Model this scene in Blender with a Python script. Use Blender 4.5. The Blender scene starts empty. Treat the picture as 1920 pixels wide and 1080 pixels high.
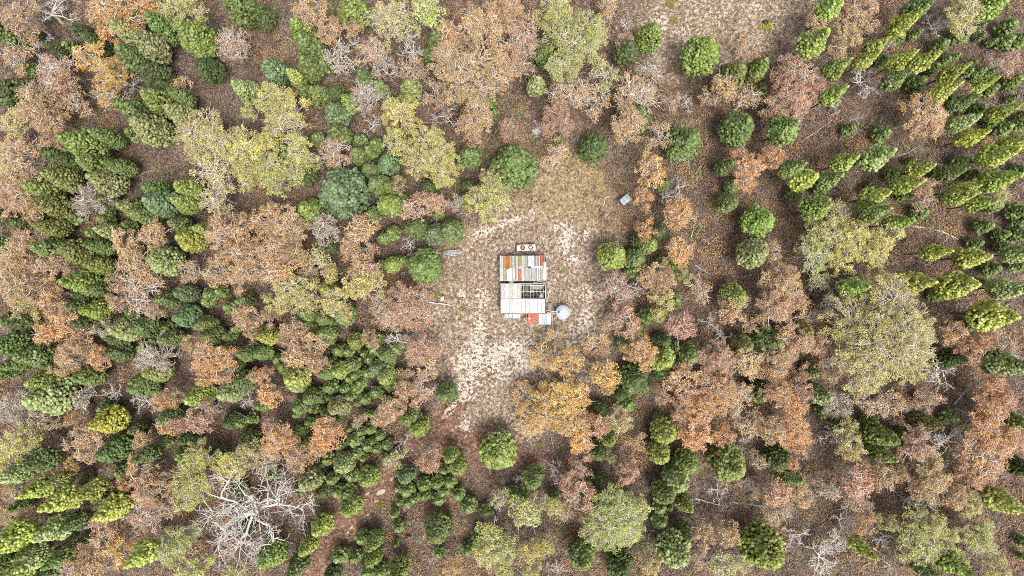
import bpy, math, random
import numpy as np
# ---------------------------------------------------------------- camera, sky, sun, exposure
S = bpy.context.scene
COL = S.collection
HC = 120.0                      # camera height above the ground, metres
PPM = 1920 / (HC * 36 / 24)     # photograph pixels per metre at ground level
cam_data = bpy.data.cameras.new("camera")
cam_data.lens = 24; cam_data.sensor_width = 36; cam_data.clip_end = 6000
cam = bpy.data.objects.new("camera", cam_data)
cam.location = (0, 0, HC)
COL.objects.link(cam); S.camera = cam

world = bpy.data.worlds.new("World"); S.world = world
world.use_nodes = True
wn = world.node_tree.nodes; wl = world.node_tree.links
sky = wn.new("ShaderNodeTexSky"); sky.sky_type = 'NISHITA'; sky.sun_disc = False
SUN_EL, SUN_AZ = math.radians(70), math.radians(150)
sky.sun_elevation = SUN_EL; sky.sun_rotation = SUN_AZ
sky.dust_density = 6.0; sky.ozone_density = 0.3; sky.air_density = .8
soft_sky = wn.new("ShaderNodeHueSaturation"); soft_sky.inputs["Saturation"].default_value = .40   # thin overcast greys the blue
wl.new(sky.outputs[0], soft_sky.inputs["Color"]); wl.new(soft_sky.outputs[0], wn["Background"].inputs[0])
wn["Background"].inputs[1].default_value = 0.14
sun_data = bpy.data.lights.new("sun", 'SUN')
sun_data.energy = 1.5; sun_data.angle = math.radians(20); sun_data.color = (1.0, 0.93, 0.84)
sun = bpy.data.objects.new("sun", sun_data)
sun.rotation_euler = (math.pi / 2 - SUN_EL, 0, math.pi - SUN_AZ)
COL.objects.link(sun)
S.view_settings.view_transform = 'Standard'; S.view_settings.look = 'None'
S.view_settings.gamma = 1; S.view_settings.exposure = 0.84
S.cycles.pixel_filter_type = 'BLACKMAN_HARRIS'; S.cycles.filter_width = 0.9
S.cycles.use_denoising = False
S.cycles.max_bounces = 5; S.cycles.diffuse_bounces = 3; S.cycles.transparent_max_bounces = 4

# ---------------------------------------------------------------- helpers
R = np.random.default_rng(11)
rnd = random.Random(5)

def W(px, py, z=0.0):
    """world point that stands at height z on the line through a photograph pixel"""
    k = (HC - z) / HC / PPM
    return ((px - 960) * k, (540 - py) * k, z)

def mesh_np(name, v, f4=None, f3=None, mats=(), smooth=False, attrs=None):
    v = np.asarray(v, dtype=np.float32).reshape(-1, 3)
    f4 = np.zeros((0, 4), np.int32) if f4 is None else np.asarray(f4, np.int32).reshape(-1, 4)
    f3 = np.zeros((0, 3), np.int32) if f3 is None else np.asarray(f3, np.int32).reshape(-1, 3)
    me = bpy.data.meshes.new(name)
    me.vertices.add(len(v)); me.vertices.foreach_set("co", v.ravel())
    loops = np.concatenate([f4.ravel(), f3.ravel()]).astype(np.int32)
    me.loops.add(len(loops)); me.loops.foreach_set("vertex_index", loops)
    n = len(f4) + len(f3)
    me.polygons.add(n)
    st = np.concatenate([np.arange(len(f4)) * 4, len(f4) * 4 + np.arange(len(f3)) * 3]).astype(np.int32)
    me.polygons.foreach_set("loop_start", st)
    if smooth: me.polygons.foreach_set("use_smooth", np.ones(n, bool))
    for m in mats: me.materials.append(m)
    if attrs:
        for k, a in attrs.items():
            at = me.attributes.new(k, 'FLOAT', 'POINT')
            at.data.foreach_set("value", np.asarray(a, np.float32).ravel())
    me.update(calc_edges=True); me.validate()
    return me

class MB:
    """collects tubes, boxes and leaf faces; build() makes ONE mesh object"""
    def __init__(s): s.v = []; s.q = []; s.t = []; s.a = []; s.n = 0
    def add(s, v, q=None, t=None, a=0.5):
        v = np.asarray(v, float).reshape(-1, 3)
        if q is not None and len(q): s.q.append(np.asarray(q).reshape(-1, 4) + s.n)
        if t is not None and len(t): s.t.append(np.asarray(t).reshape(-1, 3) + s.n)
        s.v.append(v); s.a.append(np.broadcast_to(np.asarray(a, float), (len(v),)))
        s.n += len(v)
    def tube(s, pts, rad, k=5, a=0.5, caps=True):
        pts = np.asarray(pts, float); m = len(pts)
        rad = np.broadcast_to(np.asarray(rad, float), (m,))
        d = np.gradient(pts, axis=0); d /= (np.linalg.norm(d, axis=1)[:, None] + 1e-9)
        up = np.array([0, 0, 1.0]) if abs(d[0][2]) < .8 else np.array([1.0, 0, 0])
        s1 = np.cross(d, up); s1 /= (np.linalg.norm(s1, axis=1)[:, None] + 1e-9)
        s2 = np.cross(d, s1)
        th = np.arange(k) * 2 * math.pi / k
        ring = (pts[:, None] + rad[:, None, None] * (np.cos(th)[None, :, None] * s1[:, None] + np.sin(th)[None, :, None] * s2[:, None]))
        v = ring.reshape(-1, 3); q = []
        for i in range(m - 1):
            for j in range(k):
                q.append((i * k + j, i * k + (j + 1) % k, (i + 1) * k + (j + 1) % k, (i + 1) * k + j))
        t = []
        if caps:
            for j in range(1, k - 1):
                t.append((0, j, j + 1)); b = (m - 1) * k; t.append((b, b + j + 1, b + j))
        s.add(v, q, t, a)
    def box(s, c, size, rz=0.0, a=0.5, tilt=(0, 0)):
        x, y, z = [t / 2 for t in size]
        v = np.array([(i, j, k) for i in (-x, x) for j in (-y, y) for k in (-z, z)], float)
        ax, ay = tilt
        Rx = np.array([[1, 0, 0], [0, math.cos(ax), -math.sin(ax)], [0, math.sin(ax), math.cos(ax)]])
        Ry = np.array([[math.cos(ay), 0, math.sin(ay)], [0, 1, 0], [-math.sin(ay), 0, math.cos(ay)]])
        Rz = np.array([[math.cos(rz), -math.sin(rz), 0], [math.sin(rz), math.cos(rz), 0], [0, 0, 1]])
        v = v @ (Rz @ Rx @ Ry).T + np.asarray(c)
        s.add(v, [(0, 1, 3, 2), (4, 6, 7, 5), (0, 4, 5, 1), (2, 3, 7, 6), (0, 2, 6, 4), (1, 5, 7, 3)], a=a)
    def lathe(s, prof, k=20, c=(0, 0, 0), a=0.5):
        prof = np.asarray(prof, float); m = len(prof); th = np.arange(k) * 2 * math.pi / k
        v = np.stack([np.outer(prof[:, 0], np.cos(th)), np.outer(prof[:, 0], np.sin(th)), np.repeat(prof[:, 1:2], k, 1)], -1).reshape(-1, 3)
        q = [(i * k + j, i * k + (j + 1) % k, (i + 1) * k + (j + 1) % k, (i + 1) * k + j) for i in range(m - 1) for j in range(k)]
        s.add(v + np.asarray(c), q, a=a)
    def arrays(s):
        v = np.concatenate(s.v); a = np.concatenate(s.a)
        q = np.concatenate(s.q) if s.q else None; t = np.concatenate(s.t) if s.t else None
        return v, q, t, a
    def mesh(s, name, mat, smooth=False):
        v, q, t, a = s.arrays()
        return mesh_np(name, v, q, t, [mat], smooth, {"var": a})
    def build(s, name, mat, parent=None, smooth=False, loc=None):
        return link(name, s.mesh(name, mat, smooth), parent, loc)

def link(name, data, parent=None, loc=None):
    o = bpy.data.objects.new(name, data); COL.objects.link(o)
    if parent is not None: o.parent = parent
    if loc is not None: o.location = loc
    return o

def tag(o, label=None, cat=None, group=None, kind=None):
    if label: o["label"] = label
    if cat: o["category"] = cat
    if group: o["group"] = group
    if kind: o["kind"] = kind
    return o

def thing(name, loc, rz, label, cat, group=None):
    o = link(name, None, None, loc); o.rotation_euler = (0, 0, rz); o.empty_display_size = .2
    return tag(o, label, cat, group)

# ---------------------------------------------------------------- materials
def nodes(name):
    m = bpy.data.materials.new(name); m.use_nodes = True
    nt = m.node_tree; return m, nt, nt.nodes, nt.links, nt.nodes["Principled BSDF"]

def mathn(N, L, op, a, b=None, clamp=False):
    n = N.new("ShaderNodeMath"); n.operation = op; n.use_clamp = clamp
    for i, x in enumerate((a, b)):
        if x is None: continue
        if isinstance(x, (int, float)): n.inputs[i].default_value = x
        else: L.new(x, n.inputs[i])
    return n.outputs[0]

def mixc(N, L, f, a, b, mode='MIX'):
    n = N.new("ShaderNodeMix"); n.data_type = 'RGBA'; n.blend_type = mode
    for i, x in ((0, f), (6, a), (7, b)):
        if isinstance(x, (int, float)): n.inputs[i].default_value = x
        elif isinstance(x, tuple): n.inputs[i].default_value = (*x[:3], 1)
        else: L.new(x, n.inputs[i])
    return n.outputs[2]

def ramp(N, L, x, stops):
    n = N.new("ShaderNodeValToRGB"); L.new(x, n.inputs[0]); e = n.color_ramp.elements
    for i, (p, c) in enumerate(stops):
        c = (c, c, c) if isinstance(c, (int, float)) else c
        el = e[i] if i < 2 else e.new(p)
        el.position = p; el.color = (*c, 1)
    return n.outputs[0]

def noise(N, L, vec, scale, detail=3, rough=.55, dist=0.0):
    n = N.new("ShaderNodeTexNoise"); n.inputs["Scale"].default_value = scale
    n.inputs["Detail"].default_value = detail; n.inputs["Roughness"].default_value = rough
    n.inputs["Distortion"].default_value = dist
    if vec is not None: L.new(vec, n.inputs["Vector"])
    return n.outputs["Fac"]

def leaf_mat(name, scale, contrast, gloss=.7, trans=.25, dead=0.0):
    """tint of the tree (object colour) varied from clump to clump and leaf to leaf"""
    m, nt, N, L, P = nodes(name)
    oi = N.new("ShaderNodeObjectInfo"); geo = N.new("ShaderNodeNewGeometry")
    at = N.new("ShaderNodeAttribute"); at.attribute_name = "var"
    n = noise(N, L, geo.outputs["Position"], scale, 3)
    big = noise(N, L, geo.outputs["Position"], .45, 2)
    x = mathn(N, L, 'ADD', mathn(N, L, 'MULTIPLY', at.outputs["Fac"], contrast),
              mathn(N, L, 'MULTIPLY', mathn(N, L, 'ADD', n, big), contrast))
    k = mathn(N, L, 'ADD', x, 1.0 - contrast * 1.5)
    sc = N.new("ShaderNodeVectorMath"); sc.operation = 'SCALE'
    L.new(oi.outputs["Color"], sc.inputs[0]); L.new(k, sc.inputs["Scale"])
    base = sc.outputs[0]
    hs = N.new("ShaderNodeHueSaturation"); L.new(base, hs.inputs["Color"])
    L.new(mathn(N, L, 'ADD', mathn(N, L, 'MULTIPLY', at.outputs["Fac"], .03), .487), hs.inputs["Hue"])
    L.new(mathn(N, L, 'ADD', mathn(N, L, 'MULTIPLY', big, -.5), 1.14), hs.inputs["Saturation"])
    base = hs.outputs[0]
    if dead: base = mixc(N, L, dead, base, (.45, .36, .29))
    L.new(base, P.inputs["Base Color"]); P.inputs["Roughness"].default_value = gloss
    P.inputs["Specular IOR Level"].default_value = .25
    tr = N.new("ShaderNodeBsdfTranslucent"); L.new(base, tr.inputs[0])
    mx = N.new("ShaderNodeMixShader"); mx.inputs[0].default_value = trans
    L.new(P.outputs[0], mx.inputs[1]); L.new(tr.outputs[0], mx.inputs[2])
    L.new(mx.outputs[0], N["Material Output"].inputs[0])
    return m

def plain(name, col, rough=.7, var=.25, scale=3.0, metal=0.0, stain=None, bump=0.0):
    m, nt, N, L, P = nodes(name)
    tc = N.new("ShaderNodeTexCoord")
    n = noise(N, L, tc.outputs["Object"], scale, 5, .65)
    c = mixc(N, L, ramp(N, L, n, [(.3, 0.0), (.7, 1.0)]), tuple(x * (1 - var) for x in col), tuple(min(1, x * (1 + var)) for x in col))
    if stain:
        n2 = noise(N, L, tc.outputs["Object"], scale * .45, 6, .7, .6)
        c = mixc(N, L, ramp(N, L, n2, [(stain[0], 0.0), (stain[0] + .1, .85)]), c, stain[1])
    L.new(c, P.inputs["Base Color"]); P.inputs["Roughness"].default_value = rough; P.inputs["Metallic"].default_value = metal
    if bump:
        b = N.new("ShaderNodeBump"); b.inputs["Strength"].default_value = bump; b.inputs["Distance"].default_value = .05
        L.new(n, b.inputs["Height"]); L.new(b.outputs[0], P.inputs["Normal"])
    return m

M_NEEDLE = leaf_mat("cypress_needles", 7.0, 1.0, .75, .10)
M_LEAF = leaf_mat("gum_leaves", 2.2, .60, .6, .2)
M_BARK = plain("pale_gum_bark", (.56, .51, .45), .8, .25, 2.5, stain=(.60, (.32, .26, .21)))
M_DARKBARK = plain("dark_bark", (.10, .08, .07), .9, .3, 3)
M_DEAD = plain("bleached_dead_wood", (.56, .53, .49), .8, .25, 2.5, stain=(.56, (.30, .26, .23)))
M_LOG = plain("weathered_log", (.42, .38, .34), .85, .3, 3, stain=(.58, (.2, .17, .15)), bump=.5)
M_CHAR = plain("charred_wood", (.05, .042, .04), .9, .3, 3)
# ---------------------------------------------------------------- ground
def axis(lo, hi, step, far):
    mid = np.arange(lo, hi + step / 2, step)
    out = []; x = hi; s = step
    while x < far: s *= 1.5; x += s; out.append(x)
    out = np.array(out)
    return np.concatenate([(lo + hi) - out[::-1] if True else out, mid, out])
gx = axis(-105, 105, .5, 2500); gy = axis(-62, 62, .5, 2500)
GX, GY = np.meshgrid(gx, gy)
PX = 960 + GX * PPM; PY = 540 - GY * PPM
def blob(lst):
    m = np.zeros_like(PX)
    for (x, y, a, b, ang, s) in lst:
        c, n = math.cos(math.radians(ang)), math.sin(math.radians(ang))
        u = ((PX - x) * c + (PY - y) * n) / a; v = (-(PX - x) * n + (PY - y) * c) / b
        m = np.maximum(m, s * np.clip(1.35 - .75 * np.sqrt(u * u + v * v), 0, 1))
    return m
def strip(pts):
    m = np.zeros_like(PX)
    for (x0, y0, w0), (x1, y1, w1) in zip(pts[:-1], pts[1:]):
        dx, dy = x1 - x0, y1 - y0; t = np.clip(((PX - x0) * dx + (PY - y0) * dy) / (dx * dx + dy * dy), 0, 1)
        d = np.hypot(PX - x0 - t * dx, PY - y0 - t * dy) / (w0 + (w1 - w0) * t)
        m = np.maximum(m, np.clip(1.5 - d, 0, 1))
    return m
clear = blob([(985, 560, 135, 170, 0, 1), (1010, 440, 115, 75, 0, 1), (920, 710, 90, 100, 0, 1), (1080, 590, 75, 120, 0, .9), (870, 590, 70, 90, 0, .9),
              (1345, 45, 150, 85, -12, 1), (960, 790, 90, 40, 0, .8), (1050, 350, 60, 60, 0, .75), (1270, 110, 70, 40, 0, .6)])
bare = blob([(897, 640, 13, 60, 4, 1), (905, 560, 16, 16, 0, .8), (880, 690, 34, 42, 0, .9), (965, 655, 55, 20, 0, .95), (985, 685, 25, 26, 0, 1), (925, 672, 26, 26, 0, .9),
             (915, 432, 42, 9, -22, 1), (960, 412, 30, 7, -14, .9), (996, 400, 7, 6, 0, 1.1), (1062, 452, 15, 28, 20, .95), (1078, 487, 18, 10, 0, .9), (1050, 425, 16, 8, 0, .9),
             (1105, 552, 20, 20, 0, .8), (1098, 610, 18, 38, 5, .85), (1060, 665, 26, 20, 0, .8), (868, 735, 26, 20, 40, .95), (872, 800, 16, 16, 0, .85), (845, 765, 20, 8, -50, .9),
             (865, 560, 12, 16, 0, .7), (845, 500, 22, 12, 0, .6), (880, 470, 30, 10, -20, .6), (1100, 440, 10, 20, 0, .7), (940, 700, 30, 20, 0, .75), (915, 740, 30, 18, 0, .5),
             (1290, 65, 40, 20, 0, .65), (1400, 70, 50, 20, 20, .55), (1345, 30, 60, 16, 0, .55), (1410, 15, 30, 14, 0, .6), (1240, 45, 16, 26, 0, .75), (1330, 130, 30, 12, 0, .6), (1455, 25, 30, 20, 0, .45)])
track = strip([(868, 745, 18), (815, 800, 20), (770, 835, 20), (725, 890, 29), (680, 950, 35), (625, 1010, 40), (590, 1085, 46), (560, 1180, 44)])
track = np.maximum(track, .85 * strip([(800, 800, 16), (860, 840, 40), (900, 830, 40), (1000, 860, 12)]))
track = np.maximum(track, .6 * strip([(870, 850, 22), (840, 960, 22), (800, 1010, 20)]))
grassy = blob([(1050, 350, 110, 80, 0, 1), (1010, 290, 60, 60, 0, .6), (860, 450, 60, 40, 0, .7), (1150, 260, 160, 60, 0, .5), (845, 540, 40, 70, 0, .5), (860, 960, 60, 60, 0, .5),
               (715, 950, 40, 20, -40, .8), (1340, 60, 140, 70, 0, .6), (1110, 400, 40, 40, 0, .7), (1490, 480, 80, 80, 0, .3), (540, 90, 90, 60, 0, .4), (960, 520, 60, 120, 0, .35)])
GZ = .10 * np.sin(GX * .23 + 1.3 * np.sin(GY * .11)) * np.cos(GY * .19) + .05 * np.sin(GX * .9 + GY * .7)
GZ -= .1
GZ = np.where(np.hypot(PX - 985, PY - 540) < 110, -.02, GZ)
ny, nx = GX.shape
idx = np.arange(nx * ny).reshape(ny, nx)
gq = np.stack([idx[:-1, :-1], idx[:-1, 1:], idx[1:, 1:], idx[1:, :-1]], -1).reshape(-1, 4)

m, nt, N, L, P = nodes("forest_floor")
geo = N.new("ShaderNodeNewGeometry"); pos = geo.outputs["Position"]
def attr(nm):
    a = N.new("ShaderNodeAttribute"); a.attribute_name = nm; return a.outputs["Fac"]
fine = noise(N, L, pos, 3.4, 5, .78); mid = noise(N, L, pos, .75, 4, .65); big = noise(N, L, pos, .12, 4, .6); grit = noise(N, L, pos, 7.5, 3, .75)
mott = noise(N, L, pos, 1.9, 6, .8, .4)
litter = ramp(N, L, fine, [(.38, (.022, .015, .014)), (.455, (.064, .045, .035)), (.51, (.125, .090, .070)), (.57, (.215, .165, .13)), (.67, (.42, .365, .31))])
litter = mixc(N, L, ramp(N, L, mid, [(.35, .0), (.7, .6)]), litter, mixc(N, L, grit, (.06, .038, .032), (.28, .19, .15)))
litter = mixc(N, L, ramp(N, L, big, [(.42, 0.0), (.62, .55)]), litter, mixc(N, L, fine, (.10, .06, .035), (.42, .28, .18)))
dry = ramp(N, L, mott, [(.37, (.07, .052, .038)), (.46, (.19, .145, .105)), (.53, (.31, .245, .185)), (.61, (.54, .465, .38))])
grs = ramp(N, L, mott, [(.35, (.09, .065, .03)), (.48, (.27, .20, .10)), (.62, (.42, .33, .17))])
soil = ramp(N, L, mott, [(.38, (.075, .042, .03)), (.5, (.19, .112, .078)), (.6, (.33, .22, .16)), (.70, (.55, .43, .34))])
white = ramp(N, L, grit, [(.36, (.30, .23, .17)), (.47, (.50, .44, .36)), (.6, (.70, .655, .58))])
def soft(a, n, amt, lo, hi):
    x = mathn(N, L, 'ADD', a, mathn(N, L, 'MULTIPLY', mathn(N, L, 'SUBTRACT', n, .5), amt))
    return ramp(N, L, x, [(lo, 0.0), (hi, 1.0)])
c = mixc(N, L, soft(attr("grassy"), mid, 1.6, .25, .8), litter, grs)
c = mixc(N, L, soft(attr("clear"), mott, 1.9, .30, .75), c, dry)
c = mixc(N, L, mathn(N, L, 'MULTIPLY', soft(attr("grassy"), mid, 2.0, .45, .9), .65), c, grs)
c = mixc(N, L, soft(attr("track"), mid, 1.0, .2, .6), c, soil)
spk = mathn(N, L, 'MULTIPLY', attr("clear"), .28)
c = mixc(N, L, soft(mathn(N, L, 'MAXIMUM', attr("bare"), spk), mott, 4.8, .68, .86), c, white)
L.new(c, P.inputs["Base Color"]); P.inputs["Roughness"].default_value = .95; P.inputs["Specular IOR Level"].default_value = .1
b = N.new("ShaderNodeBump"); b.inputs["Strength"].default_value = .8; b.inputs["Distance"].default_value = .25
L.new(mathn(N, L, 'ADD', fine, mott), b.inputs["Height"]); L.new(b.outputs[0], P.inputs["Normal"])
gme = mesh_np("ground", np.stack([GX, GY, GZ], -1), gq, None, [m], True,
              {"clear": clear, "bare": bare, "track": track, "grassy": grassy})
tag(link("ground", gme), kind="structure")

def gfield(f, x, y):
    i = np.clip(np.searchsorted(gy, y), 0, ny - 1); j = np.clip(np.searchsorted(gx, x), 0, nx - 1)
    return f[i, j]

# low ground cover nobody could count: dry grass tufts, litter and twigs
def scatter(n, keep):
    x = R.uniform(-100, 100, n * 3); y = R.uniform(-58, 58, n * 3)
    p = keep(x, y); k = R.random(n * 3) < p
    k &= ~((abs(x - W(981, 0)[0]) < 5.2) & (abs(y - W(0, 543)[1]) < 7.2))
    return x[k][:n], y[k][:n]
def blades(x, y, per, h, w, spread, flat):
    n = len(x); X = np.repeat(x, per) + R.normal(0, spread, n * per); Y = np.repeat(y, per) + R.normal(0, spread, n * per)
    th = R.uniform(0, 2 * math.pi, n * per); hh = h * R.uniform(.5, 1.4, n * per); ww = w * R.uniform(.6, 1.4, n * per)
    lean = hh * flat * R.uniform(.4, 1.3, n * per)
    c, s = np.cos(th), np.sin(th); z0 = np.zeros(n * per) - .06
    a = np.stack([X - s * ww, Y + c * ww, z0], -1); b_ = np.stack([X + s * ww, Y - c * ww, z0], -1)
    t = np.stack([X + c * lean, Y + s * lean, hh], -1)
    v = np.stack([a, b_, t], 1).reshape(-1, 3); f = np.arange(len(v)).reshape(-1, 3)
    var = np.repeat(np.repeat(R.random(n), per) * .6 + R.random(n * per) * .4, 3)
    return v, f, var
def tuft_mat(name, c0, c1, c2):
    m, nt, N, L, P = nodes(name); at = N.new("ShaderNodeAttribute"); at.attribute_name = "var"
    L.new(ramp(N, L, at.outputs["Fac"], [(.15, c0), (.5, c1), (.9, c2)]), P.inputs["Base Color"]); P.inputs["Roughness"].default_value = .9
    return m
x, y = scatter(15000, lambda x, y: np.clip(gfield(clear, x, y) * 1.0 + gfield(grassy, x, y) * .7, 0.03, 1) * (1 - .8 * np.clip(gfield(bare, x, y) * 1.5, 0, 1)) * (1 - .9 * gfield(track, x, y)))
v, f, a = blades(x, y, 7, .22, .05, .12, .9)
tag(link("dry_grass", mesh_np("dry_grass", v, None, f, [tuft_mat("dry_grass", (.12, .085, .05), (.30, .23, .15), (.48, .40, .30))], False, {"var": a})),
    "dry straw coloured grass tufts scattered over the clearing", "grass", kind="stuff")
x, y = scatter(70000, lambda x, y: 1 - .93 * np.clip(gfield(clear, x, y) * 1.3 + gfield(track, x, y), 0, 1))
v, f, a = blades(x, y, 5, .30, .07, .28, 1.3)
tag(link("undergrowth", mesh_np("undergrowth", v, None, f, [tuft_mat("undergrowth", (.04, .027, .022), (.13, .088, .068), (.34, .265, .215))], False, {"var": a})),
    "mauve brown undergrowth and leaf litter between the trees", "undergrowth", kind="stuff")
x, y = scatter(11000, lambda x, y: 1 - .95 * np.clip(gfield(clear, x, y) * 1.3 + gfield(track, x, y), 0, 1))
tw = MB()
for xi, yi in zip(x, y):
    th = rnd.uniform(0, 6.28); ln = rnd.uniform(.7, 2.6); b0 = rnd.uniform(-.5, .5)
    p = np.array([(xi + math.cos(th + b0 * t) * ln * t, yi + math.sin(th + b0 * t) * ln * t, .08 + .25 * t * rnd.random()) for t in (0, .35, .7, 1)])
    tw.tube(p, np.linspace(.035, .012, 4) * rnd.uniform(.7, 1.5), 3, rnd.random(), caps=False)
tag(tw.build("fallen_twigs", tuft_mat("twigs", (.20, .17, .155), (.46, .41, .37), (.66, .61, .57))),
    "thin pale twigs and fallen sticks littering the forest floor", "twigs", kind="stuff")

# dry twiggy brush and low scrub filling the floor between the trees
def lump(x, y, s0, sd):
    return .5 + .5 * np.sin(x * s0 + 2.1 * np.sin(y * s0 * .7 + sd)) * np.cos(y * s0 * 1.1 + 1.7 * np.sin(x * s0 * .6 - sd))
def clumps(n, keep, per, rad, h, ln, wd, seed, up=.5):
    r = np.random.default_rng(seed); x, y = scatter(n, keep); n = len(x); rr_ = rad * r.uniform(.5, 1.4, n)
    X = np.repeat(x, per); Y = np.repeat(y, per); RR = np.repeat(rr_, per); u = r.normal(0, 1, (n * per, 3)); u /= np.linalg.norm(u, axis=1)[:, None]; u[:, 2] = abs(u[:, 2])
    q = np.cbrt(r.random((n * per, 1))); c_ = np.stack([X, Y, np.zeros(n * per)], -1) + u * q * np.stack([RR, RR, RR * h], -1)
    d = u * .5 + r.normal(0, .6, (n * per, 3)); d[:, 2] = d[:, 2] * up; d /= np.linalg.norm(d, axis=1)[:, None]
    sd = np.cross(d, np.array([0, 0, 1.0]) + r.normal(0, .6, (n * per, 3))); sd /= np.linalg.norm(sd, axis=1)[:, None] + 1e-6
    L_ = ln * r.uniform(.5, 1.3, (n * per, 1)); w_ = wd * r.uniform(.6, 1.3, (n * per, 1))
    v = np.stack([c_ - d * L_, c_ - sd * w_, c_ + d * L_, c_ + sd * w_], 1).reshape(-1, 3)
    return v, np.arange(len(v)).reshape(-1, 4), np.repeat(np.clip(np.repeat(r.random(n), per) * .5 + r.random(n * per) * .5, 0, 1), 4)
open_ = lambda x, y: 1 - .99 * np.clip(gfield(clear, x, y) * 1.6 + gfield(track, x, y) * 1.6, 0, 1)
v, f, a = clumps(12500, lambda x, y: open_(x, y) * (.15 + .85 * (lump(x, y, .16, 1) > .42)), 34, 1.05, .9, .38, .03, 21)
tag(link("dry_brush", mesh_np("dry_brush", v, f, None, [tuft_mat("dry_brush", (.08, .058, .046), (.23, .17, .13), (.44, .37, .31))], False, {"var": a})),
    "grey tan leafless twiggy brush filling the gaps between trees", "brush", kind="stuff")
v, f, a = clumps(5600, lambda x, y: open_(x, y) * (lump(x, y, .11, 4) > .38), 60, 1.0, .9, .14, .07, 22)
tag(link("low_scrub", mesh_np("low_scrub", v, f, None, [tuft_mat("low_scrub", (.16, .09, .055), (.36, .21, .11), (.46, .33, .17))], False, {"var": a})),
    "low tan and rusty leaved scrub under the trees", "scrub", kind="stuff")
v, f, a = clumps(1500, lambda x, y: open_(x, y) * (lump(x, y, .09, 9) > .55), 60, .6, .8, .13, .07, 23)
tag(link("green_scrub", mesh_np("green_scrub", v, f, None, [tuft_mat("green_scrub", (.07, .10, .035), (.16, .21, .06), (.30, .32, .12))], False, {"var": a})),
    "scattered low green scrub under the trees", "scrub", kind="stuff")
# ---------------------------------------------------------------- tree builders
def ico(sub):
    p = (1 + 5 ** .5) / 2
    v = [(-1, p, 0), (1, p, 0), (-1, -p, 0), (1, -p, 0), (0, -1, p), (0, 1, p), (0, -1, -p), (0, 1, -p), (p, 0, -1), (p, 0, 1), (-p, 0, -1), (-p, 0, 1)]
    f = [(0, 11, 5), (0, 5, 1), (0, 1, 7), (0, 7, 10), (0, 10, 11), (1, 5, 9), (5, 11, 4), (11, 10, 2), (10, 7, 6), (7, 1, 8), (3, 9, 4), (3, 4, 2), (3, 2, 6), (3, 6, 8), (3, 8, 9), (4, 9, 5), (2, 4, 11), (6, 2, 10), (8, 6, 7), (9, 8, 1)]
    v = [np.array(a) / np.linalg.norm(a) for a in v]
    for _ in range(sub):
        d = {}; g = []
        def mid(a, b):
            k = (min(a, b), max(a, b))
            if k not in d: w = v[a] + v[b]; v.append(w / np.linalg.norm(w)); d[k] = len(v) - 1
            return d[k]
        for a, b, c in f:
            x, y, z = mid(a, b), mid(b, c), mid(c, a); g += [(a, x, z), (b, y, x), (c, z, y), (x, y, z)]
        f = g
    return np.array(v), np.array(f)
IV1, IF1 = ico(1); IV0, IF0 = ico(0)

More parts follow.
